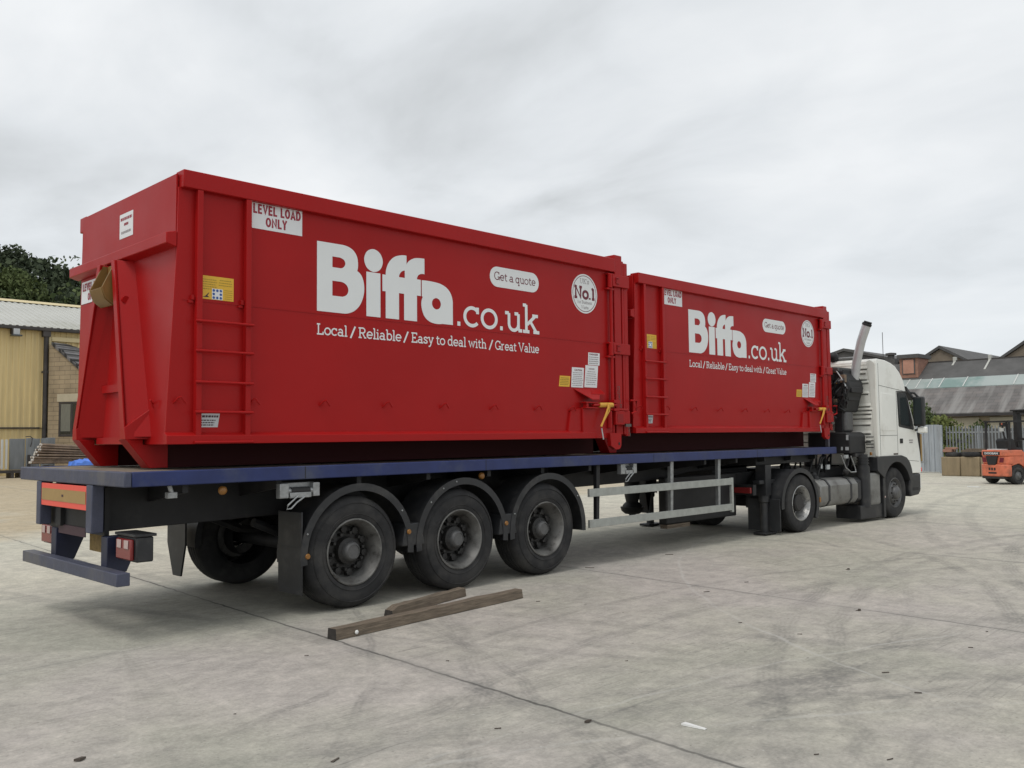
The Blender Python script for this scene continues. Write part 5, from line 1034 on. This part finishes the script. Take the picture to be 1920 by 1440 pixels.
# drive axle mudguards
def guard(y0, y1):
    mb = MB(M['blackpl']); n = 22; a0, a1 = -28, 186; c = (.06, .46)
    for r1_, r2_, ya, yb in ((.535, .555, y0, y1), (.50, .575, y0-.012, y0-.001)):
        o_, i_ = arc(*c, r2_, r2_, a0, a1, n), arc(*c, r1_, r1_, a0, a1, n); k = n+1
        vs = [(p[0], ya, p[1]) for p in o_]+[(p[0], ya, p[1]) for p in i_]+[(p[0], yb, p[1]) for p in o_]+[(p[0], yb, p[1]) for p in i_]; fs = []
        for i in range(n): fs += [(i, i+1, k+i+1, k+i), (2*k+i, 2*k+i+1, 3*k+i+1, 3*k+i), (i, i+1, 2*k+i+1, 2*k+i), (k+i, k+i+1, 3*k+i+1, 3*k+i)]
        fs += [(0, k, 3*k, 2*k), (k-1, 2*k-1, 4*k-1, 3*k-1)]; mb.add(vs, fs)
    P(mb, 'mudguard', smooth=40)
guard(.005, .66); guard(CW-.66, CW-.005)
P(MB(M['blackpl']).box(-.53, -.505, .02, .60, .06, .56), 'mud_flap', bevel=.004)
P(MB(M['amber']).box(.66, .70, -.006, .03, .45, .53), 'side_reflector', bevel=.004)
P(MB(M['lampred']).box(-1.03, -.99, .22, .52, .67, .76), 'rear_lamp', bevel=.008); P(MB(M['lampred']).box(-1.03, -.99, CW-.52, CW-.22, .67, .76), 'rear_lamp', bevel=.008)
P(MB(M['black']).box(-.985, -.90, .2, CW-.2, .64, .80), 'rear_beam')
# tanks and boxes along the side
ft = P(MB(M['tank']).prism([(.03, .46), (.03, .70), (.10, .79), (.20, .81), (.60, .81), (.66, .74), (.66, .40), (.60, .34), (.20, .34), (.09, .37)], 'x', .76, 2.06), 'fuel_tank', bevel=.02, seg=3)
for x in (1.02, 1.78):
    mb = MB(M['blackpl']); mb.prism([(.022, .45), (.022, .705), (.095, .80), (.20, .822), (.60, .822), (.60, .808), (.20, .808), (.105, .785), (.036, .70), (.036, .45)], 'x', x, x+.05); mb.prism([(.022, .46), (.036, .46), (.095, .378), (.20, .35), (.20, .332), (.085, .36)], 'x', x, x+.05); P(mb, 'tank_strap', ft)
P(MB(M['blackpl']).lathe([(0, 0), (.05, 0), (.05, .05), (0, .06)], (.95, .22, .81), 'z', 14), 'filler_cap', ft)
P(MB(M['blackpl']).prism([(.05, .42), (.05, .74), (.12, .80), (.6, .80), (.6, .36), (.12, .36)], 'x', 2.07, 2.22), 'side_box', bevel=.015)
mb = MB(M['blackpl']); mb.cyl((2.40, .10, .26), (2.40, .10, .98), .115, 16); mb.cyl((2.40, .10, .98), (2.40, .10, 1.20), .09, 14)
for z in (.98, 1.03, 1.08, 1.13): mb.cyl((2.40, .10, z), (2.40, .10, z+.025), .105, 14)
P(mb, 'intake_pipe', smooth=40)
P(MB(M['tank']).prism([(.02, .30), (.02, .86), (.55, .86), (.55, .24), (.10, .24)], 'x', 2.52, 2.90), 'battery_box', bevel=.035, seg=3)
P(MB(M['blackpl']).box(2.13, 3.03, .03, .5, .06, .30), 'side_skirt', bevel=.01); P(MB(M['blackpl']).prism([(2.96, .05), (3.04, .05), (3.06, .92), (2.96, .92)], 'y', .0, .32), 'mud_flap', bevel=.004)
P(MB(M['lampwhite']).box(3.0, 3.03, -.008, .004, .40, .43), 'marker_lamp')
# pipes and valves between trailer and cab
mb = MB(M['black'])
for i in range(10):
    x, y, z = rnd.uniform(.9, 2.5), rnd.uniform(.15, 1.2), rnd.uniform(.86, 1.08); mb.ball((x, y, z), rnd.uniform(.05, .11))
for i in range(8):
    x, y = rnd.uniform(.7, 2.2), rnd.uniform(.15, 1.0); mb.tube([(x, y, .85), (x+.1, y-.05, 1.15), (x+.3, y, 1.2), (x+.45, y+.1, .9)], .018, 6)
mb.box(.8, 2.7, .5, 1.8, .82, .97); P(mb, 'air_lines', smooth=50)
mb = MB(M['plate_grey']); mb.box(1.25, 1.30, .28, .31, .98, 1.06); mb.box(1.42, 1.52, .26, .29, .96, 1.04); mb.box(1.9, 2.0, .16, .2, 1.14, 1.2); P(mb, 'valve_block')
P(MB(M['steelgrey']).tube([(1.66, .12, 1.20), (1.78, .10, .98), (1.92, .08, .90), (2.10, .08, .90), (2.12, .10, .95), (1.99, .11, 1.18)], .012, 6), 'guard_loop')
mb = MB(M['blackpl']); mb.box(2.18, 2.5, .12, .34, 1.16, 1.22); P(mb, 'valve_shelf')
P(MB(M['amber']).box(2.62, 2.66, .04, .075, 1.18, 1.235), 'side_lamp', bevel=.005)
# loader crane
cr_ = P(MB(M['black']).prism([(.14, 1.22), (.14, 1.54), (.20, 1.60), (.95, 1.60), (.95, 1.22)], 'x', 2.02, 2.62), 'loader_crane', bevel=.02)
mb = MB(M['hubgrey']); mb.prism([(.30, 1.60), (.30, 1.98), (.56, 2.02), (.56, 1.60)], 'x', 2.24, 2.52); P(mb, 'column', cr_, bevel=.05, seg=3)
P(MB(M['blackpl']).box(2.2, 2.26, .36, .5, 1.6, 1.98), 'column_rib', cr_)
hd = [(.30, 1.96), (.26, 2.12), (.205, 2.30), (.17, 2.40), (.20, 2.53), (.26, 2.62), (.38, 2.78), (.50, 2.785), (.60, 2.72), (.72, 2.60), (.78, 2.2), (.70, 1.98)]
P(MB(M['black']).prism(hd, 'x', 2.12, 2.70), 'crane_head', cr_, bevel=.04, seg=2)
P(MB(M['black']).box(2.1, 2.66, .7, 2.05, 2.1, 2.45), 'folded_arm', cr_, bevel=.03)
mb = MB([M['black'], M['pipe'], M['hubgrey']])
for i in range(26):
    y, z = rnd.uniform(.24, .74), rnd.uniform(2.05, 2.74)
    if z > 2.62 and (y < .32 or y > .62): continue
    dx_, dy_, dz_ = rnd.uniform(.03, .10), rnd.uniform(.02, .07), rnd.uniform(.02, .08); mb.box(2.12-dx_, 2.125, y-dy_, y+dy_, z-dz_, z+dz_, rnd.choice((0, 0, 0, 1, 2)))
mb.box(2.104, 2.118, .26, .74, 2.08, 2.70); P(mb, 'valve_bank', cr_, bevel=.012)
for (y, z) in ((.20, 2.36), (.24, 2.50), (.34, 2.68), (.27, 2.22)): P(MB(M['black']).box(2.2, 2.62, y-.045, y+.04, z-.05, z+.05), 'valve_spool', cr_, bevel=.012)
mb = MB([M['blackpl'], M['plate_grey'], M['amber']])
for i in range(12):
    y, z = rnd.uniform(.22, .62), rnd.uniform(2.2, 2.7); mb.tube([(2.10, y, z), (2.03, y+rnd.uniform(-.1, .1), z-.1), (2.06, y+rnd.uniform(-.1, .15), z-.28), (2.12, y, z-.35)], rnd.uniform(.012, .02), 6)
mb.tube([(2.08, .40, 2.74), (2.06, .28, 2.58), (2.06, .20, 2.42)], .012, 6, 1); mb.tube([(2.08, .36, 2.52), (2.05, .26, 2.54)], .012, 6, 1); mb.box(2.05, 2.08, .50, .56, 2.56, 2.62, 1); mb.box(2.04, 2.07, .33, .40, 2.47, 2.50, 2); P(mb, 'hydraulic_hose', cr_, smooth=50)
mb = MB([M['plate_grey'], M['blackpl']]); mb.box(2.010, 2.0185, .16, .20, 1.46, 1.55); mb.box(2.010, 2.0185, .16, .22, 1.28, 1.34); mb.box(2.010, 2.0185, .27, .30, 1.28, 1.34); P(mb, 'decal', cr_)
mb = MB(M['gap'])
for z in (1.31, 1.37, 1.43, 1.50): mb.box(2.55, 2.74, .045, .10, z, z+.018)
P(mb, 'control_lever', cr_)
mb = MB(M['alu'])
for (a, b) in (((1.75, .60, 1.62), (1.75, .60, 2.06)), ((1.75, .60, 2.06), (1.75, .72, 2.06)), ((1.75, .60, 1.86), (1.75, .75, 1.86)), ((1.75, .60, 1.74), (1.75, .75, 1.74))): mb.cyl(a, b, .012, 6)
P(mb, 'ladder_frame', cr_)
# exhaust stack and roof fittings
ex = P(MB(M['stack']).tube([(2.57, .34, 2.30), (2.56, .31, 2.45), (2.54, .262, 2.62), (2.52, .20, 2.92), (2.50, .10, 3.25), (2.50, -.01, 3.53)], .078, 18), 'exhaust_stack', smooth=50)
mb = MB(M['black']); mb.tube([(2.50, -.008, 3.525), (2.50, -.025, 3.56)], .085, 18); mb.tube([(2.50, .03, 3.60), (2.50, -.10, 3.55)], .02, 8); P(mb, 'rain_cap', ex, smooth=50)
mb = MB([M['black'], M['orange']]); mb.cyl((2.98, .37, 2.93), (2.98, .37, 3.0), .05, 12); mb.cyl((2.98, .37, 3.0), (2.98, .37, 3.10), .042, 14, 1); P(mb, 'beacon', smooth=50)
mb = MB(M['black']); mb.cyl((2.9, .78, 2.92), (2.9, .78, 3.02), .03, 10); mb.ball((2.86, .84, 3.03), .10); P(mb, 'roof_horn', smooth=60)
P(MB(M['steelgrey']).tube([(2.9, .30, 3.0), (2.9, 1.9, 3.0)], .014, 6), 'roof_rail')

# ------------------------------------------------------------------ forklift
fk = thing('forklift_truck', 'orange forklift truck with black overhead guard parked by the scrap bay', 'forklift', (26.6, 2.3, 0), R(-24))
P = lambda mb, name, par=fk, **k: mb.build(name, par, (0, 0, 0), **k)
ya, yb, yc = -1.20, -.27, -.735
cw = MB(M['orange'])
# counterweight: plan outline with chamfered rear corners, in three tiers
pl = lambda c, x1: [(c, yb), (.0, yb-.14), (.0, ya+.14), (c, ya), (x1, ya), (x1, yb)]
sh = lambda pts, d: [(x+d, y) for x, y in pts]
cw.prism(sh(pl(.12, .72), .03), 'z', .84, 1.02); cw.prism(sh(pl(.12, .30), .06), 'z', .60, .84); cw.prism(sh(pl(.12, .28), .0), 'z', .24, .60)
P(cw, 'counterweight', bevel=.03, seg=3)
P(MB(M['gap']).prism([(yc-.20, .84), (yc+.20, .84), (yc+.13, .58), (yc-.13, .58)], 'x', -.006, .05), 'rear_opening', bevel=.004)
for s in (-1, 1): P(MB(M['maroon']).prism([(yc+s*.25, .80), (yc+s*.38, .80), (yc+s*.35, .66), (yc+s*.22, .66)], 'x', .052, .062), 'side_vent')
mb = MB([M['sign_white'], M['gap']]); mb.box(.024, .0295, yc-.27, yc+.31, .875, .975, 1); sans_text(mb, 'DOOSAN', lambda s_, z, l: (.0225, yc+.25-s_, z), 0, .46, .895, .958, 0, .03); P(mb, 'maker_name', fixn=False)
mb = MB(M['gap'])
for k in range(3): mb.box(-.004, -.0005, yc-.13+k*.09, yc-.07+k*.09, .42, .50)
mb.box(-.004, -.0005, yc-.16, yc+.12, .32, .37); P(mb, 'stencil_marks')
P(MB(M['hubdark']).box(.02, .9, ya+.1, yb-.1, .17, .24), 'tow_bar', bevel=.01)
P(MB(M['orange']).prism([(.30, .55), (.30, 1.0), (.72, 1.02), (1.15, .74), (1.4, .68), (1.4, .3), (.85, .3), (.80, .52), (.6, .62)], 'y', ya+.02, yb-.02), 'body', bevel=.02)
P(MB(M['hubdark']).box(.80, .98, ya-.02, ya+.04, .25, .62), 'side_step', bevel=.01)
def fork_wheel(x, y, r, w_):
    mb = MB(M['tyre']); tyre_mesh(mb, (x, y, r), r, w_, 'y'); t_ = P(mb, 'wheel', smooth=40)
    mb = MB(M['hubgrey']); mb.lathe([(r*.6, .04), (r*.45, .02), (r*.25, .0), (r*.2, -.02), (0, -.02)], (x, y, r), 'y', 20); P(mb, 'rim', t_, smooth=40)
fork_wheel(.50, ya-.04, .255, .20); fork_wheel(.50, yb-.16, .255, .20); fork_wheel(1.30, ya-.05, .31, .24); fork_wheel(1.30, yb-.19, .31, .24)
P(MB(M['gap']).prism(arc(.50, .26, .33, .33, 5, 175, 12), 'y', ya+.012, ya+.3), 'wheel_arch')
P(MB(M['panelw']).box(.20, .62, yc-.16, yc+.32, 1.022, 1.05), 'bonnet_paper', bevel=.008)
P(MB(M['black']).prism([(.50, 1.03), (.46, 1.30), (.52, 1.37), (.62, 1.36), (.72, 1.1), (.98, 1.06), (.98, .98), (.5, .98)], 'y', yc-.28, yc+.24), 'seat', bevel=.05, seg=3)
og = MB(M['black'])
for y in (yb-.06, ya+.06):
    og.tube([(.28, y, .98), (.30, y, 1.86)], .035, 8); og.tube([(1.28, y, .7), (1.16, y, 1.88)], .035, 8); og.box(.24, 1.24, y-.03, y+.03, 1.855, 1.905)
for x in (.26, .45, .64, .83, 1.02, 1.2): og.box(x-.02, x+.02, ya+.06, yb-.06, 1.865, 1.90)
P(og, 'overhead_guard', smooth=40)
ms = MB(M['black'])
for y in (-.40, -1.07): ms.box(1.44, 1.60, y-.075, y+.06, .12, 2.20); ms.box(1.60, 1.70, y-.035, y+.035, .12, 2.12)
for z in (.5, 1.3, 2.13): ms.box(1.45, 1.59, -1.05, -.42, z, z+.07)
ms.box(1.40, 1.66, -1.15, -.27, 2.20, 2.25); P(ms, 'mast', bevel=.01)
mb = MB(M['black']); mb.tube([(1.2, yc, .8), (1.08, yc, 1.28)], .03, 8); mb.lathe([(.15, -.012), (.165, 0), (.15, .012)], (1.05, yc, 1.30), 'z', 18); P(mb, 'steering_wheel', smooth=50)
mb = MB([M['black'], M['panelw'], M['salmon'] if 'salmon' in M else M['orange']]); mb.box(.40, .52, yc-.12, yc+.02, 1.72, 1.84); mb.box(.38, .44, yc-.10, yc-.0, 1.58, 1.68, 1); mb.tube([(.45, yc-.05, 1.72), (.45, yc-.07, 1.5), (.5, yc-.09, 1.34)], .025, 6); mb.ball((.42, yc-.07, 1.80), .035, 2); P(mb, 'work_lamp', smooth=50)
for y in (-.95, -.55): P(MB(M['steelgrey']).box(1.71, 2.7, y-.06, y+.06, .06, .11), 'fork')

# ------------------------------------------------------------------ loose things on the ground
def beam(name, label, a, b, h, w_, tip=0):
    a, b = Vector(a), Vector(b); d = (b-a).normalized(); n = Vector((-d.y, d.x, 0)); l = (b-a).length
    t = thing(name, label, 'timber', a, math.atan2(d.y, d.x), 'dark timber baulks on the concrete')
    mb = MB([M['wood'], M['woodend']]); k = 12; vs = []; fs = []
    for i in range(k+1):
        x = l*i/k; j = lambda: rnd.uniform(-.004, .004); hh = h*(1-tip*(i == 0)*.35); 
        vs += [(x+j(), j(), .002), (x+j(), w_+j(), .002), (x+j(), w_-.01+j(), hh+j()), (x+j(), .008+j(), hh+j())]
    for i in range(k):
        for q in range(4): fs.append((4*i+q, 4*i+(q+1) % 4, 4*i+4+(q+1) % 4, 4*i+4+q))
    mb.add(vs, fs); mb.add(vs[:4], [(0, 1, 2, 3)], 1); mb.add(vs[-4:], [(3, 2, 1, 0)], 0); mb.build('timber', t, bevel=.004)
    return t
b1_ = beam('timber_baulk', 'long dark timber baulk lying nearest the viewer beside the trailer wheels', (1.275, -.975, 0), (3.57, -.80, 0), .088, .115)
MB(M['paper']).ball((.20, -.006, .035), (.018, .012, .018)).build('knot_bolt', b1_, smooth=60)
beam('timber_baulk', 'short broken timber baulk behind the long one, at the wheel', (2.15, -.56, 0), (3.27, -.30, 0), .085, .10, tip=1)
mb = MB(M['paper']); mb.hexa([(-.015, -.10, .0), (.012, -.10, .0), (.045, .09, .0), (-.03, .085, .0), (-.012, -.10, .006), (.012, -.10, .004), (.045, .09, .006), (-.03, .085, .016)]); o = mb.build('paper_scrap'); o.location = (1.42, -4.17, .002); o.rotation_euler = (0, 0, R(5)); o.scale = (.75, .75, .75); tag(o, 'folded scrap of pale paper on the concrete near the slab joint', 'paper')
mb = MB(M['paper']); mb.hexa([(-.1, -.15, .0), (.1, -.15, .0), (.1, .15, .0), (-.12, .15, .0), (-.1, -.15, .03), (.1, -.15, .015), (.1, .15, .02), (-.12, .15, .03)]); o = mb.build('paper_scrap'); o.location = (24.6, 1.6, .002); tag(o, 'white scrap lying in front of the scrap bay', 'paper')
def chip(x, y, l, w_, a, cross=False):
    mb = MB(M['splinter']); h = .004
    mb.hexa([(-l/2, -w_/2, 0), (l/2, -w_*.3, 0), (l/2, w_*.3, 0), (-l/2, w_/2, 0), (-l/2, -w_/2, h), (l/2, -w_*.2, h*1.5), (l/2, w_*.2, h*1.3), (-l/2, w_/2, h*.8)])
    if cross: mb.hexa([(-.02, -l*.4, .002), (.01, -l*.4, .002), (.03, l*.35, .002), (.01, l*.35, .002), (-.02, -l*.4, .014), (.01, -l*.4, .016), (.03, l*.35, .012), (.01, l*.35, .014)])
    o = mb.build('wood_splinter'); o.location = (x, y, .002); o.rotation_euler = (0, 0, a); return o
CH = [(-0.21,-3.16,0.09),(-1.09,-2.22,0.06),(7.14,-0.05,0.21),(5.54,-0.01,0.13),(5.05,-1.95,0.14),(3.89,-3.54,0.09),(3.21,-4.49,0.09),(7.39,-2.37,0.10),(5.83,-1.95,0.07),(1.65,-5.14,0.07),(1.47,-4.85,0.05),(2.88,-4.82,0.05),(1.45,-2.10,0.05),(1.08,-3.70,0.05),(3.96,-2.97,0.09),(3.54,-1.03,0.07),(4.31,-4.67,0.06),(0.67,-3.41,0.05),(4.95,-4.59,0.06),(5.12,-3.48,0.07),(0.85,-1.22,0.04),(-0.19,-2.11,0.04),(2.30,-3.04,0.04)]
for i, (x, y, l) in enumerate(CH):
    l *= rnd.uniform(.35, .85); o = chip(x, y, l, l*rnd.uniform(.10, .3), R(-45+rnd.uniform(-25, 25) if i != 0 else 20), i % 6 == 1)
    tag(o, 'small dark wood splinter lying on the concrete yard', 'splinter', 'wood splinters scattered over the concrete')
